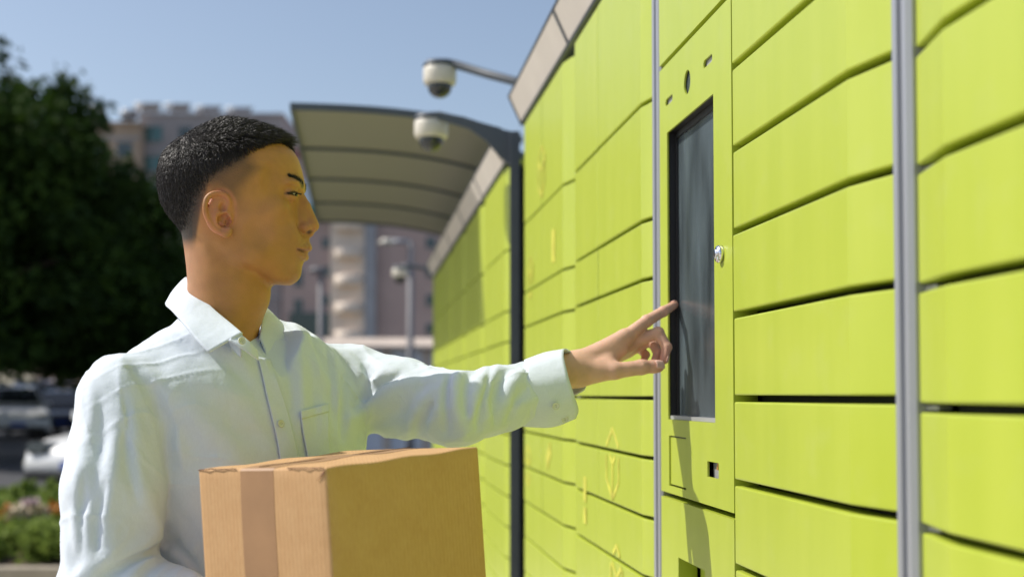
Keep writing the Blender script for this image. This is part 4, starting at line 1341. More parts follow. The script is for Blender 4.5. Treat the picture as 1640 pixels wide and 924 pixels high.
def bbox_where(P, lo, hi): return np.all((P > lo) & (P < hi), axis=-1)
def body(P):
    f = np.full(len(P), 1.0)
    # torso and arms under the clothes: a simple smooth core
    core = smin(cap(P, BP(0, -0.01, 1.0), BP(0, -0.005, 1.27), 0.085, 0.09), cap(P, BP(-0.10, -0.01, 1.30), BP(0.10, -0.01, 1.30), 0.075, 0.075), 0.08)
    core = smin(core, cap(P, SH_R, SH_L, 0.045, 0.045), 0.05)
    core = smin(core, chain(P, [SH_R, EL_R, WR_R], [0.045, 0.036, 0.024], 0.02), 0.03)
    core = smin(core, chain(P, [SH_L, Q(640, 634, 1.84), EL_L], [0.042, 0.034, 0.030], 0.02), 0.02)
    core = smin(core, cap(P, HIP_R, HIP_L, 0.08, 0.08), 0.08)
    f = core
    # neck and head
    m = P[:, 2] > 1.36
    if m.any():
        H = to_head(P[m])
        nk = radial(H, NECK_T, 365.0, 2.0, 2.1) * HS
        nk = np.maximum(nk, (1.36 - P[m][:, 2]))
        nk = np.maximum(nk, ((365 - H[:, 1]) * HS))
        m2 = np.abs(nk) < 1e9
        ff = smin(nk, f[m], 0.04)
        g_ = np.full(m.sum(), 1.0)
        bb = (H[:, 1] < 480) & (H[:, 1] > 170) & (H[:, 0] > 225) & (H[:, 0] < 545) & (np.abs(H[:, 2]) < 130)
        if bb.any():
            g_[bb] = head_px(H[bb]) * HS
            ff = smin(ff, g_, 0.009)
            # neck tendon behind the jaw
            Hs = np.stack([H[:, 0], H[:, 1], np.abs(H[:, 2])], -1)
            st = cap(Hs, (352, 398, 44), (392, 545, 20), 13, 8) * HS
            ff = smin(ff, st, 0.014)
            eb = bb & (H[:, 1] < 400) & (H[:, 1] > 290) & (H[:, 0] < 400) & (H[:, 0] > 300) & (np.abs(H[:, 2]) > 60)
            if eb.any():
                e = np.full(m.sum(), 1.0); e[eb] = ear_px(H[eb]) * HS
                ff = np.where(eb, smin(ff, e, 0.0028), ff)
                cav = np.full(m.sum(), -1.0)
                c0 = earP['concha'][0]
                hh = np.stack([H[eb][:, 0], H[eb][:, 1], np.abs(H[eb][:, 2])], -1)
                cav[eb] = -ell(hh, c0 + np.array([4.5, 2.5, -7]), (4.2, 7.5, 11), EAR_R) * HS
                ff = smax(ff, cav, 0.0012)
        f = f.copy(); f[m] = ff
    m = bbox_where(P, WR_L - np.array([0.2, 0.22, 0.16]), WR_L + np.array([0.32, 0.25, 0.22]))
    if m.any():
        f = f.copy(); f[m] = smin(f[m], hand_left(P[m]), 0.01)
    m = bbox_where(P, WR_R - 0.1, WR_R + 0.27)
    if m.any():
        f = f.copy(); f[m] = smin(f[m], hand_right(P[m]), 0.01)
    return f

person = thing('person', (MID[0], MID[1], 0), 'man in a pale blue shirt pointing at the locker screen and holding a cardboard box', 'person')
PL = np.array([MID[0], MID[1], 0])

BV, BF = surface_nets(body, (-0.66, 1.36, 0.86), (0.34, 2.16, 1.76), 0.0020)
BV = snap(body, BV, 2)

# skin colour varies with place: lips, ear, stubble shadow, hair roots, nails; also painted sun and shade
HB = to_head(BV)
hx, hy, hs = HB[:, 0], HB[:, 1], np.abs(HB[:, 2])
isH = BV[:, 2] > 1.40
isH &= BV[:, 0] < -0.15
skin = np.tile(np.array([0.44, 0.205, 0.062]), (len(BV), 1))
skin[~isH] = np.array([0.64, 0.385, 0.265])  # hand skin brightened: full sun put into its colour
def blend(mask, c):
    global skin
    w = np.clip(mask, 0, 1)[:, None]
    skin = skin * (1 - w) + np.array(c) * w
Hs_ = np.stack([hx, hy, hs], -1)
blend(isH * np.clip((352 - hx) / 40, 0, 1) * np.clip((hy - 380) / 30, 0, 1) * 0.7, (0.43, 0.225, 0.135))  # nape tinted paler than the face, sunlight painted in
blend(isH * 0.16 * (0.5 + 0.5 * np.sin(hx * 0.19 + 1.3 * np.sin(hy * 0.11))) * (0.5 + 0.5 * np.sin(hy * 0.17 + hs * 0.09)), (0.43, 0.17, 0.075))
earm = isH * np.exp(-(np.maximum(ell(Hs_, earP['plate'][0], (24, 37, 16), EAR_R), 0) / 3) ** 2)
blend(earm * 0.6, (0.56, 0.21, 0.13))
blend(isH * np.exp(-(((hx - 425) / 45) ** 2 + ((hy - 365) / 25) ** 2)) * 0.35, (0.52, 0.23, 0.14))
blend(isH * np.exp(-(((hx - 500) / 12) ** 2 + ((hy - 366) / 11) ** 2)) * 0.3, (0.50, 0.20, 0.14))
lipd = np.minimum(chain(Hs_, arr((496, 398.3, 0), (492, 400, 14), (481, 402.4, 31)), [4.8, 4.2, 2.2], 1), chain(Hs_, arr((491, 410.3, 0), (488, 409, 12), (481, 404.8, 30)), [5.6, 4.6, 2.2], 1))
blend(isH * np.clip(0.6 - lipd / 1.8, 0, 1) * 0.95, (0.37, 0.13, 0.085))
blend(isH * np.clip(0.6 - chain(Hs_, arr((492, 405, 0), (486, 404.5, 20), (480, 402.8, 31)), [2.0, 2.2, 1.6], 1) / 1.2, 0, 1) * 0.7, (0.10, 0.03, 0.025))  # gap between the lips darkened, the mouth's shade painted in
blend(isH * np.exp(-(np.maximum(ell(Hs_, (470, 412, 0), (30, 34, 44)), 0) / 9) ** 2) * 0.12, (0.2, 0.15, 0.11))
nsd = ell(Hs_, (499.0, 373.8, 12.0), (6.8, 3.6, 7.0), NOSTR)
blend(isH * np.clip(0.6 - nsd / 1.5, 0, 1) * 0.85, (0.06, 0.02, 0.015))  # nostrils: inner shade put into the skin colour
blend(isH * np.clip(1.3 - chain(Hs_, [q + np.array([0.5, -0.6, 0]) for q in SLIT], [1.8, 2.7, 2.5, 2.0, 1.2], 1) / 1.0, 0, 1) * 0.95, (0.03, 0.018, 0.012))
browd = chain(Hs_, arr((490.5, 299.5, 10), (488.5, 297.5, 20), (483, 294.5, 30), (475, 292, 42)), [4.5, 6.0, 5.0, 2.6], 1)
blend(isH * np.clip(0.7 - browd / 3.5, 0, 1) * 0.8, (0.07, 0.045, 0.03))
# hairline: signed measure inside the scalp, in head pixels
def scalp(H):
    X, Y = imgxy(H); s = np.abs(H[..., 2])
    ys = np.array([180, 215, 226, 234, 242, 258, 268, 288, 305, 326, 345])
    xs = np.array([480, 474, 440, 416, 410, 416, 428, 410, 396, 391, 372])
    front = np.interp(Y, ys, xs) - X
    side = np.clip((s - 20) / 30, 0, 1)
    frontm = (238 - H[..., 1]) + np.clip(330 - X, 0, 300)
    front = np.where(X > 380, front * side + np.minimum(frontm, 500) * (1 - side), front)
    lowb = np.interp(X, [250, 300, 308, 314, 322, 334, 350, 372, 400, 430], [400, 408, 406, 398, 350, 312, 312, 330, 345, 350]) - Y
    return np.minimum(front, lowb)
def fullness(H):
    """1 where the hair is long, 0 in the clipped fade"""
    X, Y = imgxy(H)
    xd = np.interp(Y, [180, 222, 232, 248, 262, 280, 310, 350, 400], [520, 478, 436, 408, 382, 354, 332, 314, 298])
    v = np.clip((xd - X) / 62 + 0.34, 0, 1)
    return v * v * (3 - 2 * v)
sc = scalp(HB)
edge = np.clip(sc / 34 + 0.12, 0, 1)
edge = edge * edge * (3 - 2 * edge)
# full hair on top and back, clipped fade on the side
full = fullness(HB)
ixy = imgxy(HB)
lum = 0.60 + 0.40 * full + 0.35 * np.clip((326 - ixy[0]) / 20, 0, 1) * (1 - full)
nz = 0.5 + 0.5 * np.sin(hx * 2.1 + hy * 1.3) * np.sin(hy * 2.7 - hx * 1.7)
blend(isH * (1 - earm) * edge * np.clip(lum + 0.12 * (nz - 0.5), 0, 1) * np.clip(1.15 - np.clip(hy - 380, 0, 40) / 50, 0, 1), (0.022, 0.018, 0.016))
# reddish finger ends and knuckles
for nme in hd:
    pts, rs = hd[nme]
    dd = np.linalg.norm(BV - pts[3], axis=1)
    blend(np.exp(-(dd / 0.017) ** 2) * 0.5, (0.58, 0.24, 0.17))
    dd = np.linalg.norm(BV - pts[2], axis=1)
    blend(np.exp(-(dd / 0.009) ** 2) * 0.25, (0.52, 0.24, 0.15))

m_skin, nt, b = NT('skin')
a = nt.nodes.new('ShaderNodeAttribute'); a.attribute_name = 'Col'
nz1 = nt.nodes.new('ShaderNodeTexNoise'); nz1.inputs['Scale'].default_value = 45; nz1.inputs['Detail'].default_value = 6
tc = nt.nodes.new('ShaderNodeTexCoord'); nt.links.new(tc.outputs['Object'], nz1.inputs['Vector'])
mr = nt.nodes.new('ShaderNodeMapRange'); mr.inputs[1].default_value = 0.3; mr.inputs[2].default_value = 0.7; mr.inputs[3].default_value = 0.90; mr.inputs[4].default_value = 1.09
nt.links.new(nz1.outputs[0], mr.inputs[0])
mx = nt.nodes.new('ShaderNodeMix'); mx.data_type = 'RGBA'; mx.blend_type = 'MULTIPLY'; mx.inputs[0].default_value = 1
nt.links.new(a.outputs['Color'], mx.inputs[6]); nt.links.new(mr.outputs[0], mx.inputs[7]); nt.links.new(mx.outputs[2], b.inputs['Base Color'])
b.inputs['Roughness'].default_value = 0.52
sock(b, 'Subsurface Weight').default_value = 0.22
b.inputs['Subsurface Radius'].default_value = (1.0, 0.35, 0.18)
sock(b, 'Subsurface Scale').default_value = 0.006
nz2 = nt.nodes.new('ShaderNodeTexVoronoi'); nz2.inputs['Scale'].default_value = 700
nt.links.new(tc.outputs['Object'], nz2.inputs['Vector'])
bp = nt.nodes.new('ShaderNodeBump'); bp.inputs['Strength'].default_value = 0.22; bp.inputs['Distance'].default_value = 0.0012
nt.links.new(nz2.outputs[0], bp.inputs['Height']); nt.links.new(bp.outputs[0], b.inputs['Normal'])
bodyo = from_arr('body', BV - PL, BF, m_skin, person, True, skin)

# ---- eyes
def eye(sgn):
    c = EYE_C * np.array([1, 1, sgn]); cw = from_head(c)
    bm = bmesh.new()
    bmesh.ops.create_uvsphere(bm, u_segments=20, v_segments=14, radius=(EYE_R - 1.4) * HS)
    for v in bm.verts: v.co += Vector(cw - PL)
    eo = from_bm('eyeball', bm, mat('eye_white', (0.55, 0.50, 0.42), 0.15, 0.03), person, True)
    look = from_head(c + np.array([12, 5.5, 1.5 * sgn])) - cw; look /= np.linalg.norm(look)
    bm = bmesh.new()
    bmesh.ops.create_uvsphere(bm, u_segments=18, v_segments=12, radius=6.6 * HS)
    rot = Vector((0, 0, 1)).rotation_difference(Vector(look)).to_matrix()
    for v in bm.verts: v.co = rot @ Vector((v.co.x, v.co.y, v.co.z * 0.35)) + Vector(cw - PL + look * (EYE_R - 2.6) * HS)
    from_bm('iris', bm, mat('dark_iris', (0.02, 0.012, 0.008), 0.08, 0.03), eo, True)
eye(1); eye(-1)

# ---- hair: individual tapered strands
def scatter(V, Fq, wt, n, seed):
    g = np.random.default_rng(seed)
    A, B_, Cc_, Dd = (V[Fq[:, i]] for i in range(4))
    ar = np.linalg.norm(np.cross(Cc_ - A, Dd - B_), axis=1) * 0.5
    w = ar * wt[Fq].mean(1); w /= w.sum()
    f = g.choice(len(Fq), n, p=w)
    u, v = g.random((2, n, 1))
    P = (A[f] * (1 - u) + B_[f] * u) * (1 - v) + (Dd[f] * (1 - u) + Cc_[f] * u) * v
    N = np.cross(Cc_[f] - A[f], Dd[f] - B_[f]); N /= np.linalg.norm(N, axis=1)[:, None] + 1e-12
    return P, N
def strands(P, N, dirs, L, w, lift, droop, seed, segs=3):
    """each strand is a thin three-sided blade"""
    g = np.random.default_rng(seed)
    n = len(P)
    pts = [P - N * 0.0008]
    d = N * lift[:, None] + dirs; d /= np.linalg.norm(d, axis=1)[:, None]
    for i in range(segs):
        p = pts[-1] + d * (L / segs)[:, None]
        pts.append(p)
        d = d + dirs * 0.45 + np.array([0, 0, -1]) * droop[:, None]; d /= np.linalg.norm(d, axis=1)[:, None]
    V = np.zeros((n, segs * 3 + 1, 3))
    side = np.cross(d, g.normal(size=(n, 3))); side /= np.linalg.norm(side, axis=1)[:, None]
    s2 = np.cross(d, side)
    for i in range(segs):
        ww = (w * (1 - 0.22 * i))[:, None]
        for j in range(3):
            a = 2 * math.pi * j / 3
            V[:, i * 3 + j] = pts[i] + (side * math.cos(a) + s2 * math.sin(a)) * ww
    V[:, -1] = pts[-1]
    tri = []
    for i in range(segs - 1):
        for j in range(3):
            k = (j + 1) % 3
            tri += [(i * 3 + j, i * 3 + k, i * 3 + 3 + k), (i * 3 + j, i * 3 + 3 + k, i * 3 + 3 + j)]
    for j in range(3): tri.append(((segs - 1) * 3 + j, (segs - 1) * 3 + (j + 1) % 3, segs * 3))
    tri = np.array(tri)
    Fq = (np.arange(n)[:, None, None] * (segs * 3 + 1) + tri[None]).reshape(-1, 3)
    return V.reshape(-1, 3), Fq

m_hair, nt, b = NT('black_hair')
b.inputs['Base Color'].default_value = (0.018, 0.014, 0.013, 1); b.inputs['Roughness'].default_value = 0.42
sock(b, 'Specular IOR Level', 'Specular').default_value = 0.55
wt = np.where(isH & (sc > 0) & (earm < 0.3), 1.0, 0.0) * (0.8 + 0.2 * full)
wt *= np.clip(1.3 - hs / 400, 0, 1)
HP, HN = scatter(BV, BF, wt, 52000, 3)
hh = to_head(HP)
X_, Y_, S_ = hh[:, 0], hh[:, 1], hh[:, 2]
g = np.random.default_rng(9)
ful = fullness(hh)
topw = np.clip((262 - Y_) / 38, 0, 1) * np.clip((X_ - 285) / 60, 0, 1)
Lp = 1.8 + 7.2 * ful ** 1.5 + 12.0 * topw + 15.0 * topw * np.clip((X_ - 400) / 60, 0, 1)          # pixels
Lp *= np.clip(0.35 + scalp(hh) / 30, 0.3, 1)
Lp = Lp * g.uniform(0.55, 1.3, len(Lp)) * np.where(Y_ > 370, 0.6, 1)
# growth direction in head axes: forward on top, down at the back and sides
dF = topw * 1.3 + 0.10 * (1 - topw); dD = (1 - topw) * 1.2 - 0.10 * topw
back = np.clip((320 - X_) / 50, 0, 1) * (1 - topw)
dirs = dF[:, None] * HF - dD[:, None] * HU + (np.sign(S_) * 0.15 * topw)[:, None] * HSd
# clumps
cl = np.floor((hh + g.normal(size=hh.shape) * 0.8) / np.array([7.5, 7.5, 7.5])).astype(int)
hsh = (cl[:, 0] * 73856093 ^ cl[:, 1] * 19349663 ^ cl[:, 2] * 83492791) % 997
cg = np.random.default_rng(4).normal(size=(997, 3)) * 0.19
dirs = dirs + cg[hsh] + g.normal(size=dirs.shape) * 0.15
dirs -= HN * (dirs * HN).sum(1)[:, None] * 0.85
dirs /= np.linalg.norm(dirs, axis=1)[:, None]
lift = 0.30 + 0.35 * topw + 0.30 * g.random(len(HP)) + 0.25 * topw * np.clip((X_ - 420) / 40, 0, 1)
lift = 0.22 * (1 - ful) + lift * ful
V, Fq = strands(HP, HN, dirs, Lp * HS, 0.00016 + 0.00016 * ful, lift, 0.0 + 0.05 * (1 - topw), 2)
from_arr('hair', V - PL, Fq, m_hair, person, False)
# eyebrows and lashes
def brow(sgn, label=None):
    g = np.random.default_rng(20 + sgn)
    pts = arr((491, 300, 8), (489, 298, 18), (484, 295, 28), (477, 292.5, 38), (470, 291.0, 46))
    n = 1300
    t = g.random(n) ** 1.15 * 3.99
    i = t.astype(int); fr = (t - i)[:, None]
    pp = np.array(pts)
    c = pp[i] * (1 - fr) + pp[i + 1] * fr
    wd = np.interp(t, [0, 1, 2, 4], [6.0, 7.5, 6.5, 3.0])
    c[:, 1] += g.normal(size=n) * wd * 0.62
    tang = pp[i + 1] - pp[i]; tang /= np.linalg.norm(tang, axis=1)[:, None]
    c[:, 2] *= sgn; tang[:, 2] *= sgn
    W = from_head(c)
    for _ in range(4):
        f0, gr = grad(body, W); gn = gr / np.linalg.norm(gr, axis=1)[:, None]; W = W - f0[:, None] * gn
    d = from_head(c + tang) - from_head(c); d /= np.linalg.norm(d, axis=1)[:, None]
    d = d * 1.0 + HU * 0.35 + g.normal(size=d.shape) * 0.15
    V, Fq = strands(W, gn, d, np.full(n, 6.5 * HS) * g.uniform(0.6, 1.3, n), np.full(n, 0.00021), np.full(n, 0.35), np.full(n, 0.03), 5)
    from_arr('eyebrow', V - PL, Fq, m_hair, person, False)
    n = 130
    a = g.random(n)
    sl_ = np.array(SLIT) + np.array([0.3, -1.8, 0])
    ti = 0.4 + a * 3.1
    q = np.stack([np.interp(ti, range(5), sl_[:, k]) for k in range(3)], 1)
    q[:, 2] *= sgn
    W = from_head(q); nn = W - from_head(EYE_C * np.array([1, 1, sgn])); nn /= np.linalg.norm(nn, axis=1)[:, None]
    d = nn * 0.8 - HU * 0.6 + g.normal(size=(n, 3)) * 0.1
    V, Fq = strands(W, nn, d, np.full(n, 6.0 * HS), np.full(n, 0.0003), np.full(n, 0.8), np.full(n, -0.25), 6)
    from_arr('eyelash', V - PL, Fq, m_hair, person, False)
brow(1); brow(-1)
# teeth just behind the parted lips
bm = bmesh.new(); bmesh.ops.create_uvsphere(bm, u_segments=20, v_segments=10, radius=1)
for v in bm.verts: v.co = Vector(from_head(np.array([466 + v.co.x * 22.5, 402.0 + v.co.y * 4.6, v.co.z * 24])) - PL)
from_bm('teeth', bm, mat('tooth_enamel', (0.72, 0.66, 0.54), 0.25, 0.03), person, True)
# nails
def nail(c, nrm, along, l, w):
    c, nrm, along = Vector(c), Vector(nrm).normalized(), Vector(along).normalized()
    sd_ = nrm.cross(along).normalized(); al = sd_.cross(nrm)
    bm = bmesh.new(); rows = []
    for i in range(7):
        u = -1 + i / 3.0; row = []
        for j in range(7):
            v = -1 + j / 3.0
            ww = w * (1 - 0.12 * max(0, u) ** 2 - 0.25 * max(0, -u - 0.4))
            row.append(bm.verts.new(c + al * (u * l) + sd_ * (v * ww) + nrm * (0.0006 - 0.0016 * v * v - 0.0004 * u * u) - Vector(PL)))
        rows.append(row)
    for r0, r1 in zip(rows, rows[1:]):
        for j in range(6): bm.faces.new((r0[j], r0[j + 1], r1[j + 1], r1[j]))
    o = from_bm('fingernail', bm, NAIL, person, True)
    sol = o.modifiers.new('thick', 'SOLIDIFY'); sol.thickness = 0.0005
NAIL = mat('nail', (0.70, 0.44, 0.34), 0.42, 0.04, spec=0.6)
tp = hd['thumb'][0]; al = tp[3] - tp[2]
def nail_on(finger, vdir, l, w, back=0.0):
    pts, rs = hd[finger]; al = pts[3] - pts[2]; al = al / np.linalg.norm(al)
    v = np.array(vdir, float); v -= al * (v @ al); v /= np.linalg.norm(v)
    c = (pts[3] - al * back)[None] + v[None] * 0.012
    for _ in range(4):
        f0, gr = grad(body, c); gn = gr / np.linalg.norm(gr, axis=1)[:, None]; c = c - f0[:, None] * gn
    nail(c[0] + gn[0] * 0.0001, gn[0], al, l, w)
nail_on('thumb', (0.1, -0.95, 0.25), 0.0078, 0.0072, 0.0015)
nail_on('index', (-0.25, 0.35, 0.9), 0.0055, 0.0045, 0.002)
nail_on('middle', (0.9, -0.2, 0.3), 0.0055, 0.0046, 0.002)

# ------------------------------------------------------------------ clothing
SHIRT_COL = (0.635, 0.695, 0.76)
def cloth_mat(name, col, weave=2600):
    m, nt, b = NT(name)
    tc = nt.nodes.new('ShaderNodeTexCoord')
    n1 = nt.nodes.new('ShaderNodeTexNoise'); n1.inputs['Scale'].default_value = 14; n1.inputs['Detail'].default_value = 4
    nt.links.new(tc.outputs['Object'], n1.inputs['Vector'])
    mr = nt.nodes.new('ShaderNodeMapRange'); mr.inputs[1].default_value = 0.3; mr.inputs[2].default_value = 0.7; mr.inputs[3].default_value = 0.97; mr.inputs[4].default_value = 1.03
    nt.links.new(n1.outputs[0], mr.inputs[0])
    wv = nt.nodes.new('ShaderNodeTexNoise'); wv.inputs['Scale'].default_value = 1.0; wv.inputs['Detail'].default_value = 2
    mp = nt.nodes.new('ShaderNodeMapping'); mp.inputs['Scale'].default_value = (700, 700, 140)
    nt.links.new(tc.outputs['Object'], mp.inputs[0]); nt.links.new(mp.outputs[0], wv.inputs['Vector'])
    mr2 = nt.nodes.new('ShaderNodeMapRange'); mr2.inputs[3].default_value = 0.94; mr2.inputs[4].default_value = 1.06
    nt.links.new(wv.outputs[0], mr2.inputs[0])
    mt = nt.nodes.new('ShaderNodeMath'); mt.operation = 'MULTIPLY'
    nt.links.new(mr.outputs[0], mt.inputs[0]); nt.links.new(mr2.outputs[0], mt.inputs[1])
    mx = nt.nodes.new('ShaderNodeMix'); mx.data_type = 'RGBA'; mx.blend_type = 'MULTIPLY'; mx.inputs[0].default_value = 1
    mx.inputs[6].default_value = (*col, 1); nt.links.new(mt.outputs[0], mx.inputs[7]); nt.links.new(mx.outputs[2], b.inputs['Base Color'])
    b.inputs['Roughness'].default_value = 0.75
    sock(b, 'Specular IOR Level', 'Specular').default_value = 0.25
    sock(b, 'Sheen Weight', 'Sheen').default_value = 0.15
    n2 = nt.nodes.new('ShaderNodeTexNoise'); n2.inputs['Scale'].default_value = 38; n2.inputs['Detail'].default_value = 5
    nt.links.new(tc.outputs['Object'], n2.inputs['Vector'])
    bp = nt.nodes.new('ShaderNodeBump'); bp.inputs['Strength'].default_value = 0.34; bp.inputs['Distance'].default_value = 0.006
    nt.links.new(n2.outputs[0], bp.inputs['Height'])
    bp2 = nt.nodes.new('ShaderNodeBump'); bp2.inputs['Strength'].default_value = 0.15; bp2.inputs['Distance'].default_value = 0.0006
    nt.links.new(wv.outputs[0], bp2.inputs['Height']); nt.links.new(bp.outputs[0], bp2.inputs['Normal'])
    nt.links.new(bp2.outputs[0], b.inputs['Normal'])
    return m
M_SH = cloth_mat('pale_blue_cotton', SHIRT_COL)

TZ = np.array([0.80, 0.95, 1.05, 1.15, 1.24, 1.31, 1.36, 1.39, 1.415, 1.44, 1.465, 1.49, 1.52])
TW = np.array([0.170, 0.158, 0.154, 0.160, 0.174, 0.187, 0.180, 0.160, 0.130, 0.100, 0.078, 0.066, 0.06])
TF = np.array([0.125, 0.122, 0.122, 0.128, 0.132, 0.124, 0.108, 0.094, 0.080, 0.068, 0.060, 0.056, 0.05])
TB = np.array([0.110, 0.108, 0.110, 0.118, 0.124, 0.122, 0.112, 0.100, 0.088, 0.078, 0.070, 0.062, 0.05])
_z = np.arange(0.7, 1.6, 0.004)
def _sm(v):
    x = np.interp(_z, TZ, v); k = np.exp(-0.5 * (np.arange(-8, 9) / 3.2) ** 2); k /= k.sum()
    return np.convolve(np.pad(x, 8, mode='edge'), k, 'valid')
TWs, TFs, TBs = _sm(TW), _sm(TF), _sm(TB)

SL_L = ([Q(548, 613, 1.875), Q(640, 637, 1.835), Q(735, 655, 1.785), Q(800, 640, 1.825), Q(868, 624, 1.875)], [0.060, 0.0565, 0.0510, 0.0460, 0.0470])
SL_R = ([BP(-0.176, 0.0, 1.338), Q(183, 780, 1.575), Q(176, 945, 1.56)], [0.064, 0.062, 0.060])
SL_R2 = ([Q(176, 945, 1.56), Q(280, 985, 1.53), Q(372, 1012, 1.49)], [0.062, 0.052, 0.044])

def shirt_base(P):
    q = P - MID
    z = P[:, 2]
    a = q @ SE - 0.013 * np.clip((1.36 - z) / 0.2, 0, 1); b = q @ SN
    w = np.interp(z, _z, TWs); bf = np.interp(z, _z, TFs); bb = np.interp(z, _z, TBs)
    bx = np.where(b > 0, bf, bb)
    # the collar region leans with the neck
    qq = ((np.abs(a) / w) ** 2.3 + (np.abs(b) / bx) ** 2.3) ** (1 / 2.3)
    rr = np.hypot(a, b)
    f = np.where(qq > 1e-4, rr - rr / np.maximum(qq, 1e-4), -bx)
    f = smax(f, z - np.interp(b, [-0.08, -0.03, 0.03], [1.478, 1.462, 1.436]), 0.006)
    f = smax(f, 0.84 - z, 0.01)
    f = smin(f, cap(P, BP(-0.168, -0.004, 1.338), BP(-0.10, -0.012, 1.378), 0.062, 0.055), 0.03)
    f = smin(f, cap(P, BP(0.172, 0.0, 1.350), BP(0.10, -0.008, 1.378), 0.060, 0.054), 0.03)
    f = smin(f, chain(P, SL_L[0], SL_L[1], 0.012), 0.022)
    f = smin(f, smin(chain(P, SL_R[0], SL_R[1], 0.012), chain(P, SL_R2[0], SL_R2[1], 0.012), 0.012), 0.007)
    return f

# ---- folds: ridges (+) and valleys (-), laid on the cloth where the photograph shows them
FOLD_SPEC = [
 # left (pointing) sleeve
 ([(560, 672), (600, 640), (645, 618), (690, 611)], 0.0075, 0.010), ([(575, 700), (625, 668), (660, 650)], -0.004, 0.012),
 ([(566, 655), (605, 622), (640, 602)], -0.0055, 0.009),
 ([(547, 563), (574, 587), (577, 620)], 0.007, 0.009), ([(580, 580), (592, 600), (588, 622)], -0.005, 0.008), ([(598, 582), (618, 596), (640, 600)], 0.005, 0.010),
 ([(650, 702), (660, 672), (676, 645), (690, 628)], 0.0065, 0.008), ([(668, 700), (676, 676), (692, 652), (700, 640)], -0.007, 0.008),
 ([(688, 690), (700, 655), (706, 625), (712, 606)], 0.0060, 0.008), ([(716, 690), (716, 650), (718, 618), (722, 604)], -0.0065, 0.0065),
 ([(743, 692), (728, 650), (727, 620), (734, 600)], 0.0070, 0.0065), ([(752, 676), (746, 645), (747, 618), (752, 600)], -0.006, 0.006),
 ([(745, 690), (760, 650), (768, 615), (778, 592)], 0.0062, 0.0065), ([(764, 684), (768, 652), (780, 616), (788, 596)], -0.005, 0.006),
 ([(782, 680), (776, 640), (786, 606), (797, 588)], 0.0055, 0.0065), ([(790, 672), (790, 642), (800, 612), (814, 592)], -0.0055, 0.006),
 ([(797, 682), (808, 648), (822, 615), (838, 592)], 0.0050, 0.007), ([(812, 670), (826, 640), (842, 622)], -0.003, 0.006), ([(820, 655), (850, 640), (880, 634)], 0.003, 0.007),
 ([(560, 715), (620, 722), (690, 716)], 0.004, 0.012), ([(690, 705), (740, 700), (800, 684)], 0.004, 0.010),
 ([(553, 600), (551, 640), (549, 700)], -0.007, 0.007),
 # chest, far side
 ([(461, 512), (478, 530), (502, 566), (512, 600)], 0.0060, 0.010), ([(484, 520), (500, 545), (522, 590)], -0.0045, 0.009), ([(509, 530), (530, 560), (538, 600), (540, 660)], 0.005, 0.009),
 ([(470, 525), (481, 565), (483, 640), (478, 700)], 0.0038, 0.010), ([(462, 560), (465, 610), (470, 650)], -0.004, 0.009), ([(500, 600), (505, 640), (510, 700)], -0.0030, 0.010), ([(522, 560), (530, 610), (536, 690)], -0.0035, 0.008),
 # chest, near side
 ([(262, 532), (300, 538), (345, 552), (392, 578)], 0.0050, 0.010), ([(280, 552), (330, 568), (385, 600)], -0.0035, 0.012),
 ([(255, 600), (300, 640), (360, 700), (400, 760)], 0.0040, 0.020), ([(262, 650), (300, 700), (330, 770)], -0.004, 0.018),
 ([(290, 600), (350, 625), (410, 640)], 0.003, 0.016), ([(330, 660), (380, 690), (440, 700)], -0.0025, 0.016),
 # near shoulder and sleeve
 ([(214, 590), (246, 630), (266, 680), (272, 740)], -0.0085, 0.009), ([(232, 585), (262, 625), (284, 680), (292, 750)], 0.004, 0.010),
 ([(168, 575), (190, 630), (192, 690), (180, 740)], 0.0055, 0.011), ([(186, 585), (212, 640), (216, 720), (232, 790)], 0.0050, 0.011), ([(178, 600), (202, 660), (204, 740), (218, 800)], -0.0050, 0.008),
 ([(150, 590), (148, 660), (135, 740)], 0.0045, 0.012), ([(160, 640), (164, 700), (150, 780), (148, 860)], -0.0042, 0.009),
 ([(168, 890), (172, 830), (180, 768), (186, 740)], 0.0055, 0.008), ([(146, 900), (142, 840), (150, 790)], 0.0045, 0.008), ([(158, 880), (160, 830), (166, 780)], -0.0042, 0.006),
 ([(124, 880), (122, 800), (126, 720)], 0.0040, 0.009), ([(134, 880), (132, 820), (136, 760)], -0.0038, 0.006),
 ([(112, 935), (150, 905), (178, 888), (186, 850)], 0.0075, 0.009), ([(240, 800), (250, 840), (236, 870)], 0.006, 0.012), ([(190, 900), (222, 878), (252, 858)], 0.005, 0.009),
 ([(170, 920), (210, 898), (256, 878), (280, 868)], -0.0095, 0.007), ([(206, 925), (222, 905), (246, 890)], 0.005, 0.006), ([(225, 928), (244, 908), (262, 896)], -0.005, 0.006),
 ([(262, 872), (290, 895), (312, 926)], 0.0050, 0.007), ([(274, 872), (298, 890), (318, 910)], -0.0045, 0.006),
]
FOLDS = []
for pl_, am, wd in FOLD_SPEC:
    a_ = np.array(pl_, float)
    # resample
    xs_ = np.linspace(0, len(a_) - 1, len(a_) * 2 - 1)
    px_ = np.interp(xs_, range(len(a_)), a_[:, 0]); py_ = np.interp(xs_, range(len(a_)), a_[:, 1])
    W = hit(shirt_base, px_, py_)
    keep = W[:, 1] < 2.05
    if keep.sum() >= 2: FOLDS.append((W[keep], am * ((2.0 if am > 0 else 1.6) if W[0, 0] > -0.24 else 1.4), wd, W[keep].min(0) - 0.04, W[keep].max(0) + 0.04))

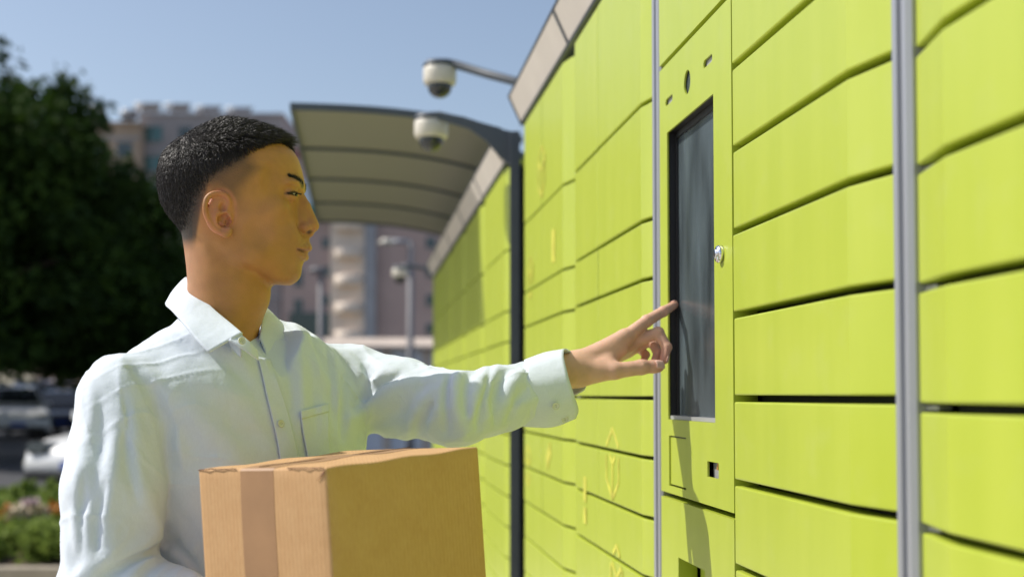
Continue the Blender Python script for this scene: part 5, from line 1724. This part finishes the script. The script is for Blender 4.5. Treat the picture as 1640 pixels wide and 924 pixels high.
def fold_field(P):
    out = np.zeros(len(P))
    for W, am, wd, lo, hi in FOLDS:
        m_ = bbox_where(P, lo, hi)
        if not m_.any(): continue
        Pm = P[m_]
        best = None; tt = None
        n = len(W) - 1
        for i in range(n):
            d = W[i + 1] - W[i]; t = np.clip(((Pm - W[i]) @ d) / (d @ d + 1e-12), 0, 1)
            r_ = np.linalg.norm(Pm - W[i] - t[:, None] * d, axis=-1)
            if best is None: best = r_; tt = (i + t) / n
            else:
                c = r_ < best; best = np.where(c, r_, best); tt = np.where(c, (i + t) / n, tt)
        env = np.sin(np.clip(tt * 0.86 + 0.07, 0, 1) * math.pi) ** 0.6
        prof = np.exp(-(best / wd) ** 1.6 * 1.1) if am < 0 else np.exp(-(best / wd) ** 1.25)
        out[m_] += am * env * prof
    # quiet, broad unevenness of loose cloth
    out += 0.0016 * np.sin(P[:, 0] * 61 + 2.1 * np.sin(P[:, 2] * 23)) * np.sin(P[:, 2] * 47 + P[:, 1] * 39)
    out += 0.0007 * np.sin(P[:, 0] * 143 + P[:, 2] * 91 + 2 * np.sin(P[:, 1] * 77))
    # creases: sharp warped ridges that come and go
    x, y, z = P[:, 0], P[:, 1], P[:, 2]
    w1 = 1.7 * np.sin(x * 19 + 3 * np.sin(z * 13)) + 1.4 * np.sin(z * 24 + y * 17)
    r1 = 1 - np.abs(np.sin(x * 34 + y * 30 + z * 9 + w1))
    w2 = 1.6 * np.sin(y * 27 + 1.0) + 1.8 * np.sin(x * 15 - z * 20)
    r2 = 1 - np.abs(np.sin(z * 42 - x * 26 + y * 11 + w2))
    m1 = np.clip(np.sin(x * 11 + 2.2 * np.sin(z * 9 + 1)) * np.sin(z * 13 + y * 10) + 0.35, 0, 1)
    m2 = np.clip(np.sin(x * 14 - 2.0 * np.sin(y * 12 + 2)) * np.sin(z * 10 - y * 14 + 1) + 0.25, 0, 1)
    arm_ = np.clip((x + 0.27) / 0.05, 0, 1)
    out += (0.0022 + 0.0012 * arm_) * r1 ** 4 * m1 + 0.0020 * r2 ** 4 * m2
    return out
def ring_wrinkles(P):
    """cross wrinkles bunched round the pointing forearm on the sides the camera does not see"""
    A, B_ = SL_L[0][2], SL_L[0][4]
    d = B_ - A; L = np.linalg.norm(d); t = ((P - A) @ d) / L
    m_ = (t > -0.03) & (t < L) & (np.linalg.norm(P - A - np.clip(t, 0, L)[:, None] * d / L, axis=1) < 0.09)
    away = np.clip((P[:, 1] - (A + np.clip(t, 0, L)[:, None] * d / L)[:, 1]) / 0.04, 0, 1)
    return np.where(m_, 0.003 * np.sin(t * 260) * away, 0)
def shirt(P):
    f = shirt_base(P)
    near_ = np.abs(f) < 0.03
    if near_.any():
        f = f.copy(); f[near_] -= fold_field(P[near_]) + ring_wrinkles(P[near_])
    # armhole seams and yoke seam as fine grooves
    m_ = np.abs(f) < 0.01
    if m_.any():
        Pm = P[m_]; g_ = np.zeros(m_.sum())
        for W in SEAMS:
            g_ += 0.0012 * np.exp(-(seg_dist(Pm, W) / 0.0022) ** 2)
        f[m_] += g_
    return f
SEAMS = []
for pl_ in ([(140, 574), (170, 566), (200, 580), (222, 610), (240, 650)], [(200, 544), (222, 528), (250, 514), (272, 504)], [(530, 556), (541, 590), (547, 630), (550, 680)], [(839, 584), (841, 610), (846, 640), (850, 668)]):
    a_ = np.array(pl_, float); xs_ = np.linspace(0, len(a_) - 1, len(a_) * 2 - 1)
    SEAMS.append(hit(shirt_base, np.interp(xs_, range(len(a_)), a_[:, 0]), np.interp(xs_, range(len(a_)), a_[:, 1])))
def shirt_cut(P):
    """the cloth body opened for the neck and ended at the cuffs"""
    f = shirt(P)
    # neck opening: a V at the front
    H = to_head(P)
    q = P - BP(0.0, 0.012, 0)
    a = (q @ SE); b = (q @ SN)
    vz = np.interp(b, [-0.10, -0.03, 0.03, 0.085, 0.12], [1.452, 1.448, 1.425, 1.375, 1.34])
    wv_ = np.interp(P[:, 2], [1.37, 1.40, 1.43, 1.47], [0.004, 0.022, 0.05, 0.062])
    hole = np.maximum(vz - P[:, 2], np.abs(a) - wv_)
    f = smax(f, -hole, 0.004)
    d = SL_L[0][4] - SL_L[0][3]; d = d / np.linalg.norm(d)
    m_ = P[:, 0] > 0.0
    f = np.where(m_, np.maximum(f, (P - (SL_L[0][4] - d * 0.010)) @ d), f)
    return f
SV, SF = surface_nets(shirt_cut, (-0.68, 1.30, 0.82), (0.10, 2.12, 1.52), 0.0030)
SV = snap(shirt_cut, SV, 1, 0.001)
shirto = from_arr('shirt', SV - PL, SF, M_SH, person, True)

def cloth_grid(name, Pw, m, parent, th=0.0014, sub=True, smooth=True, off=PL, bend=0):
    """a sheet through a grid of world points, with real thickness"""
    Pw = np.asarray(Pw)
    r_, c_ = Pw.shape[:2]
    if sub:      # Catmull-Rom up-sampling both ways
        def up(A, k):
            n = A.shape[0]; t = np.linspace(0, n - 1, (n - 1) * k + 1); i = np.minimum(t.astype(int), n - 2); f = (t - i)
            f = f.reshape(-1, *([1] * (A.ndim - 1)))
            p1, p2 = A[i], A[i + 1]
            p0 = np.where((i > 0).reshape(f.shape), A[np.maximum(i - 1, 0)], 2 * p1 - p2); p3 = np.where((i < n - 2).reshape(f.shape), A[np.minimum(i + 2, n - 1)], 2 * p2 - p1)
            return 0.5 * ((2 * p1) + (p2 - p0) * f + (2 * p0 - 5 * p1 + 4 * p2 - p3) * f ** 2 + (3 * p1 - p0 - 3 * p2 + p3) * f ** 3)
        Pw = up(Pw, 6); Pw = np.swapaxes(up(np.swapaxes(Pw, 0, 1), 6), 0, 1)
    r_, c_ = Pw.shape[:2]
    V = Pw.reshape(-1, 3) - off
    i, j = np.meshgrid(range(r_ - 1), range(c_ - 1), indexing='ij')
    a = (i * c_ + j).ravel(); Fq = np.stack([a, a + 1, a + c_ + 1, a + c_], 1)
    o = from_arr(name, V, Fq, m, parent, smooth)
    s_ = o.modifiers.new('thickness', 'SOLIDIFY'); s_.thickness = th; s_.offset = 0
    return o

# ---- collar: fold line (top) and leaf edge, from the near front corner round the neck to the far one
COL = [((386, 535, 1.612), (334, 565, 1.590)), ((367, 519, 1.634), (316, 546, 1.600)), ((337, 494, 1.664), (296, 521, 1.622)), ((312, 467, 1.694), (276, 499, 1.664)),
       ((296, 448, 1.738), (266, 489, 1.728)), ((302, 447, 1.790), (272, 484, 1.806)), ((335, 455, 1.828), (318, 492, 1.862)), ((378, 470, 1.832), (392, 508, 1.872)),
       ((412, 486, 1.808), (438, 522, 1.846)), ((427, 494, 1.780), (465, 534, 1.800)), ((424, 512, 1.750), (463, 549, 1.760)), ((417, 545, 1.700), (428, 580, 1.690))]
rows = [[], [], [], [], []]
for (T, E) in COL:
    Tw, Ew = Q(*T), Q(*E)
    inn = np.array([MID[0] + 0.005, MID[1] - 0.005, 0]); ct = inn - Tw; ct[2] = 0; ct /= np.linalg.norm(ct)
    rows[0].append(Tw + ct * 0.0045 + np.array([0, 0, -0.030]))
    rows[1].append(Tw + ct * 0.0035 + np.array([0, 0, -0.004]))
    rows[2].append(Tw)
    mid_ = Tw * 0.5 + Ew * 0.5 - ct * 0.0035
    rows[3].append(mid_)
    rows[4].append(Ew)
collar = cloth_grid('collar', np.array(rows), M_SH, shirto, 0.0018)
# inner stand with its button, near side, and the far stand edge
def conform(name, pxgrid, offs, m, parent, th=0.0012):
    g_ = np.array(pxgrid, float)
    W = hit(shirt_cut, g_[..., 0].ravel(), g_[..., 1].ravel()).reshape(*g_.shape[:2], 3)
    vd = W - np.array([0, 0, EYE]); vd /= np.linalg.norm(vd, axis=-1)[..., None]
    return cloth_grid(name, W - vd * offs, m, parent, th)
st = [[Q(381, 531, 1.618), Q(392, 541, 1.612), Q(402, 550, 1.612), Q(411, 560, 1.622)], [Q(366, 545, 1.600), Q(384, 556, 1.600), Q(399, 566, 1.603), Q(414, 577, 1.612)]]
cloth_grid('collar_stand', np.array(st), M_SH, shirto, 0.0018)

# ---- placket: edge line and a strip beside it
def lerp_grid(L1, L2, n=4):
    a_, b_ = np.array(L1, float), np.array(L2, float)
    return np.stack([a_ * (1 - t) + b_ * t for t in np.linspace(0, 1, n)], 1)
pk = lerp_grid([(413, 572), (420, 600), (427, 632), (435, 665), (444, 705), (450, 745), (456, 800)], [(432, 575), (441, 602), (452, 632), (462, 665), (472, 705), (480, 745), (487, 800)])
conform('placket', pk, 0.0034, M_SH, shirto, 0.0016)
pk2 = lerp_grid([(392, 560), (404, 600), (413, 632), (421, 665), (430, 705), (437, 745)], [(412.5, 570), (419.5, 600), (426.5, 632), (434.5, 665), (443.5, 705), (449.5, 745)])
# ---- pocket
pkt = lerp_grid([(481.5, 659.5), (485, 690), (491, 722), (497, 765)], [(526.5, 647), (526.5, 680), (528, 715), (531, 755)], 5)
pocket = conform('pocket', pkt, 0.0036, M_SH, shirto, 0.0016)
hem = lerp_grid([(481.3, 658), (483, 671)], [(526.8, 645.5), (526.8, 659)], 5)
conform('pocket_hem', hem, 0.0052, M_SH, shirto, 0.0012)

M_BT = mat('shirt_button', (0.62, 0.64, 0.50), 0.3, 0.05, spec=0.6)
def button(c, nrm, r=0.0052, name='button', parent=None):
    nrm = Vector(nrm).normalized()
    bm = bmesh.new()
    lathe(bm, [(0, 0.0012), (r * 0.45, 0.0012), (r * 0.72, 0.0013), (r * 0.86, 0.0020), (r * 0.97, 0.0016), (r, 0.0008), (r * 0.95, 0), (0, 0)], 22)
    rot = Vector((0, 0, 1)).rotation_difference(nrm).to_matrix()
    for v in bm.verts: v.co = rot @ v.co + Vector(c) - Vector(PL)
    bmesh.ops.recalc_face_normals(bm, faces=bm.faces[:])
    from_bm(name, bm, M_BT, shirto, True)
    bm = bmesh.new()
    for sx in (-1, 1):
        for sy in (-1, 1):
            box(bm, sx * 0.0011 - 0.0004, sx * 0.0011 + 0.0004, sy * 0.0011 - 0.0004, sy * 0.0011 + 0.0004, 0.0011, 0.00135)
    for v in bm.verts: v.co = rot @ v.co + Vector(c) - Vector(PL)
    from_bm('button_hole', bm, M['steel_dark'], shirto)
def button_on(px, py, off=0.0046):
    W = hit(shirt_cut, px, py)
    _, gr = grad(shirt_base, W, 0.003); n_ = gr[0] / np.linalg.norm(gr[0])
    vd = W[0] - np.array([0, 0, EYE]); vd /= np.linalg.norm(vd)
    button(W[0] - vd * off, n_)
button_on(449.5, 678); button_on(468, 745)
button(Q(387, 546, 1.5965), (0.55, -0.8, 0.25))

# ---- cuff of the pointing arm: a loose unbuttoned barrel; columns go along the arm, rows round it
CF = [ # (seam end, middle, opening) for each row, starting with the near lower flap
 [(836, 682, 1.8360), (884, 683, 1.8480), (922, 669, 1.8600)],
 [(842, 664, 1.8180), (882, 667, 1.8250), (926, 655, 1.8360)],
 [(844, 644, 1.8060), (880, 645, 1.8100), (919, 632, 1.8180)],
 [(844, 615, 1.8040), (876, 612, 1.8100), (910, 603, 1.8200)],
 [(842, 590, 1.8260), (872, 580, 1.8360), (903, 572, 1.8460)],
 [(840, 578, 1.8630), (872, 566, 1.8730), (905, 559.5, 1.8860)],
 [(843, 580, 1.9030), (878, 570, 1.9130), (918, 567, 1.9230)],
 [(846, 600, 1.9230), (884, 590, 1.9340), (928, 584, 1.9440)],
 [(846, 630, 1.9230), (890, 620, 1.9360), (938, 606, 1.9460)],
 [(846, 655, 1.9030), (888, 645, 1.9230), (937, 622, 1.9360)],
 [(840, 668, 1.8780), (880, 655, 1.9030), (920, 632, 1.9230)],
]
cuff = cloth_grid('cuff', np.array([[Q(*p) for p in r_] for r_ in CF]), M_SH, shirto, 0.0026)
# stitched edge of the cuff
for px, py, d_ in ((890, 650, 1.8055), (904.5, 671, 1.8385)):
    button(Q(px, py, d_), (0.15, -0.97, -0.12), 0.0055)
# right cuff, under the box
a0, a1 = SL_R2[0][2], WR_R
bm = bmesh.new(); dd = Vector(a1 - a0)
tube(bm, [Vector(a0 - PL) - dd * 0.3, Vector(a0 - PL) + dd.normalized() * 0.045], [0.046, 0.042], 20, False)
o = from_bm('cuff', bm, M_SH, shirto, True); o.modifiers.new('t', 'SOLIDIFY').thickness = 0.002

# ---- trousers and shoes
KN_R, KN_L = BP(-0.10, 0.02, 0.50), BP(0.11, 0.03, 0.50)
AN_R, AN_L = BP(-0.105, -0.02, 0.10), BP(0.125, 0.01, 0.10)
def trousers(P):
    f = cap(P, HIP_R, HIP_L, 0.095, 0.095)
    f = smin(f, cap(P, BP(-0.05, 0, 1.0), BP(0.05, 0, 1.0), 0.105, 0.105), 0.05)
    for a_, k_, n_ in ((HIP_R, KN_R, AN_R), (HIP_L, KN_L, AN_L)):
        f = smin(f, chain(P, [a_, k_, n_], [0.098, 0.075, 0.066], 0.03), 0.02)
    f = f - 0.003 * np.sin(P[:, 2] * 38 + P[:, 0] * 20) * np.clip(1.2 - P[:, 2] * 1.2, 0, 1)
    f = smax(f, 0.055 - P[:, 2], 0.006)
    return smax(f, P[:, 2] - 1.02, 0.01)
TV, TFc = surface_nets(trousers, (-0.64, 1.50, 0.03), (-0.10, 2.02, 1.06), 0.008)
from_arr('trousers', TV - PL, TFc, mat('dark_trouser_cloth', (0.03, 0.033, 0.045), 0.85, 0.15, 20, bump=0.3), person, True)
for an in (AN_R, AN_L):
    c = np.array([an[0], an[1], 0.0])
    def shoe(P):
        f = chain(P, [c + np.array([0, 0, 0.06]) - SN * 0.02, c + SN * 0.08 + np.array([0, 0, 0.05]), c + SN * 0.19 + np.array([0, 0, 0.038])], [0.048, 0.045, 0.034], 0.03)
        return smax(f, 0.018 - P[:, 2], 0.008)
    v_, f_ = surface_nets(shoe, c - np.array([0.3, 0.3, 0.0]), c + np.array([0.35, 0.35, 0.2]), 0.006)
    sh_ = from_arr('shoe', v_ - PL, f_, mat('dark_leather', (0.03, 0.025, 0.02), 0.35, 0.1), person, True)

# ------------------------------------------------------------------ the cardboard box
def kraft():
    m, nt, b = NT('kraft_cardboard')
    tc = nt.nodes.new('ShaderNodeTexCoord')
    sx = nt.nodes.new('ShaderNodeSeparateXYZ'); nt.links.new(tc.outputs['Object'], sx.inputs[0])
    n = nt.nodes.new('ShaderNodeTexNoise'); n.inputs['Scale'].default_value = 30; n.inputs['Detail'].default_value = 6
    nt.links.new(tc.outputs['Object'], n.inputs['Vector'])
    fb = nt.nodes.new('ShaderNodeTexNoise'); fb.inputs['Scale'].default_value = 1
    mp = nt.nodes.new('ShaderNodeMapping'); mp.inputs['Scale'].default_value = (300, 300, 120)
    nt.links.new(tc.outputs['Object'], mp.inputs[0]); nt.links.new(mp.outputs[0], fb.inputs['Vector'])
    ad = nt.nodes.new('ShaderNodeMath'); ad.operation = 'ADD'; nt.links.new(n.outputs[0], ad.inputs[0]); nt.links.new(fb.outputs[0], ad.inputs[1])
    cr = nt.nodes.new('ShaderNodeValToRGB')
    cr.color_ramp.elements[0].position = 0.2; cr.color_ramp.elements[0].color = (0.45, 0.25, 0.105, 1)
    cr.color_ramp.elements[1].position = 0.75; cr.color_ramp.elements[1].color = (0.53, 0.325, 0.155, 1)
    hf = nt.nodes.new('ShaderNodeMath'); hf.operation = 'MULTIPLY'; hf.inputs[1].default_value = 0.5
    nt.links.new(ad.outputs[0], hf.inputs[0]); nt.links.new(hf.outputs[0], cr.inputs[0]); nt.links.new(cr.outputs[0], b.inputs['Base Color'])
    b.inputs['Roughness'].default_value = 0.75
    # flutes showing faintly through the liner
    w = nt.nodes.new('ShaderNodeMath'); w.operation = 'ADD'; nt.links.new(sx.outputs[0], w.inputs[0]); nt.links.new(sx.outputs[1], w.inputs[1])
    w2 = nt.nodes.new('ShaderNodeMath'); w2.operation = 'MULTIPLY'; w2.inputs[1].default_value = 2 * math.pi / 0.0062; nt.links.new(w.outputs[0], w2.inputs[0])
    s_ = nt.nodes.new('ShaderNodeMath'); s_.operation = 'SINE'; nt.links.new(w2.outputs[0], s_.inputs[0])
    bp = nt.nodes.new('ShaderNodeBump'); bp.inputs['Strength'].default_value = 0.14; bp.inputs['Distance'].default_value = 0.0005
    nt.links.new(s_.outputs[0], bp.inputs['Height'])
    n3 = nt.nodes.new('ShaderNodeTexNoise'); n3.inputs['Scale'].default_value = 14
    nt.links.new(tc.outputs['Object'], n3.inputs['Vector'])
    bp2 = nt.nodes.new('ShaderNodeBump'); bp2.inputs['Strength'].default_value = 0.25; bp2.inputs['Distance'].default_value = 0.006
    nt.links.new(n3.outputs[0], bp2.inputs['Height']); nt.links.new(bp.outputs[0], bp2.inputs['Normal']); nt.links.new(bp2.outputs[0], b.inputs['Normal'])
    return m
M['kraft'] = kraft()
bn, bl_, br = Q(522, 749, 1.33), Q(317, 752, 1.455), Q(766, 715.5, 1.54)
ux = Vector(bl_ - bn); uy = Vector(br - bn)
wx_, wy_ = ux.length, uy.length
ex = ux.normalized(); ey = (uy - ex * uy.dot(ex)).normalized(); ez = ey.cross(ex); ez = ez if ez.z > 0 else -ez
BH = 0.185
boxr = thing('cardboard_box', Vector(bn), 'taped brown cardboard box held in the crook of the man\'s right arm', 'cardboard box')
boxr.matrix_world = Matrix((( -ex.x, ey.x, ez.x, bn[0]), (-ex.y, ey.y, ez.y, bn[1]), (-ex.z, ey.z, ez.z, bn[2]), (0, 0, 0, 1)))
loc_, rot_, _s = boxr.matrix_world.decompose()
boxr.location = loc_; boxr.rotation_euler = rot_.to_euler()
# local frame: x runs to the right (0 at the near edge, -wx at the left corner), y to the far right corner, z up
bm = bmesh.new()
nx_, ny_, nz_ = 16, 22, 12
def soft(v):
    """slightly crushed corners and bowed faces"""
    x, y, z = v
    u_, v_, w_ = -x / wx_, y / wy_, -z / BH
    bow = 0.0022
    x += bow * math.sin(math.pi * v_) * math.sin(math.pi * w_) * (1 - 2 * u_)
    y += -bow * math.sin(math.pi * u_) * math.sin(math.pi * w_) * (1 - 2 * v_)
    z += 0.0018 * math.sin(math.pi * u_) * math.sin(math.pi * v_) * (1 - w_)
    z += 0.0009 * math.sin(y * 60) * max(0, 1 - 8 * w_)
    return Vector((x, y, z))
box(bm, -wx_, 0, 0, wy_, -BH, 0)
bmesh.ops.bevel(bm, geom=bm.edges[:], offset=0.0028, segments=3, affect='EDGES', profile=0.5)
bmesh.ops.subdivide_edges(bm, edges=[e for e in bm.edges if e.calc_length() > 0.1], cuts=18, use_grid_fill=True)
for v in bm.verts: v.co = soft(v.co)
cart = from_bm('carton', bm, M['kraft'], boxr, True)
# paper tape down the left face and over the top
TAPE = mat('brown_paper_tape', (0.335, 0.19, 0.095), 0.5, 0.08, 18, bump=0.03, bscale=60, spec=0.35)
xa, xb = -wx_ * 0.65, -wx_ * 0.39
bm = bmesh.new()
zs = [0.0014] + [-BH * i / 14 for i in range(1, 15)]
for (x0, x1) in ((xa, xb),):
    cols_ = []
    for z in zs:
        cols_.append([bm.verts.new(soft((x, 0, min(z, -0.002))) + Vector((0, -0.0003, 0))) for x in np.linspace(x0, x1, 5)])
    for r0, r1 in zip(cols_, cols_[1:]):
        for j in range(4): bm.faces.new((r0[j], r0[j + 1], r1[j + 1], r1[j]))
    top_ = [[bm.verts.new(soft((x, y, 0)) + Vector((0, 0, 0.0004))) for x in np.linspace(x0, x1, 5)] for y in np.linspace(0.002, wy_ - 0.002, 14)]
    for r0, r1 in zip(top_, top_[1:]):
        for j in range(4): bm.faces.new((r0[j], r0[j + 1], r1[j + 1], r1[j]))
    for j in range(4): bm.faces.new((cols_[0][j], cols_[0][j + 1], top_[0][j + 1], top_[0][j]))
bmesh.ops.recalc_face_normals(bm, faces=bm.faces[:])
tape = from_bm('tape', bm, TAPE, boxr, False)
tape.modifiers.new('t', 'SOLIDIFY').thickness = 0.0002
# the seam between the flaps seen through the tape, and the raw flap edges
bm = bmesh.new()
xm = (xa + xb) / 2
box(bm, xm - 0.0006, xm + 0.0006, 0.004, wy_ - 0.004, 0.0016, 0.0024)
from_bm('flap_seam', bm, mat('cardboard_edge', (0.17, 0.085, 0.045), 0.9, 0.3, 200), boxr)
EDGE = bpy.data.materials['cardboard_edge']
bm = bmesh.new()
g = np.random.default_rng(3)
for (x0, x1) in ((-wx_ + 0.001, -wx_ * 0.68), (-wx_ * 0.28, -0.004)):
    pts_ = [(x, -0.0006 + g.normal() * 0.0004, 0.0002 + g.normal() * 0.0003) for x in np.linspace(x0, x1, 12)]
    tube(bm, pts_, 0.0007, 6)
from_bm('flap_edge', bm, EDGE, boxr)
bm = bmesh.new()
prism(bm, [(-0.0015, -0.0006, -0.001), (-0.013, -0.0012, -0.0135), (-0.0105, -0.0016, -0.011), (-0.002, -0.0018, -0.006)], (0, 0.0004, 0))
from_bm('crease', bm, EDGE, boxr)
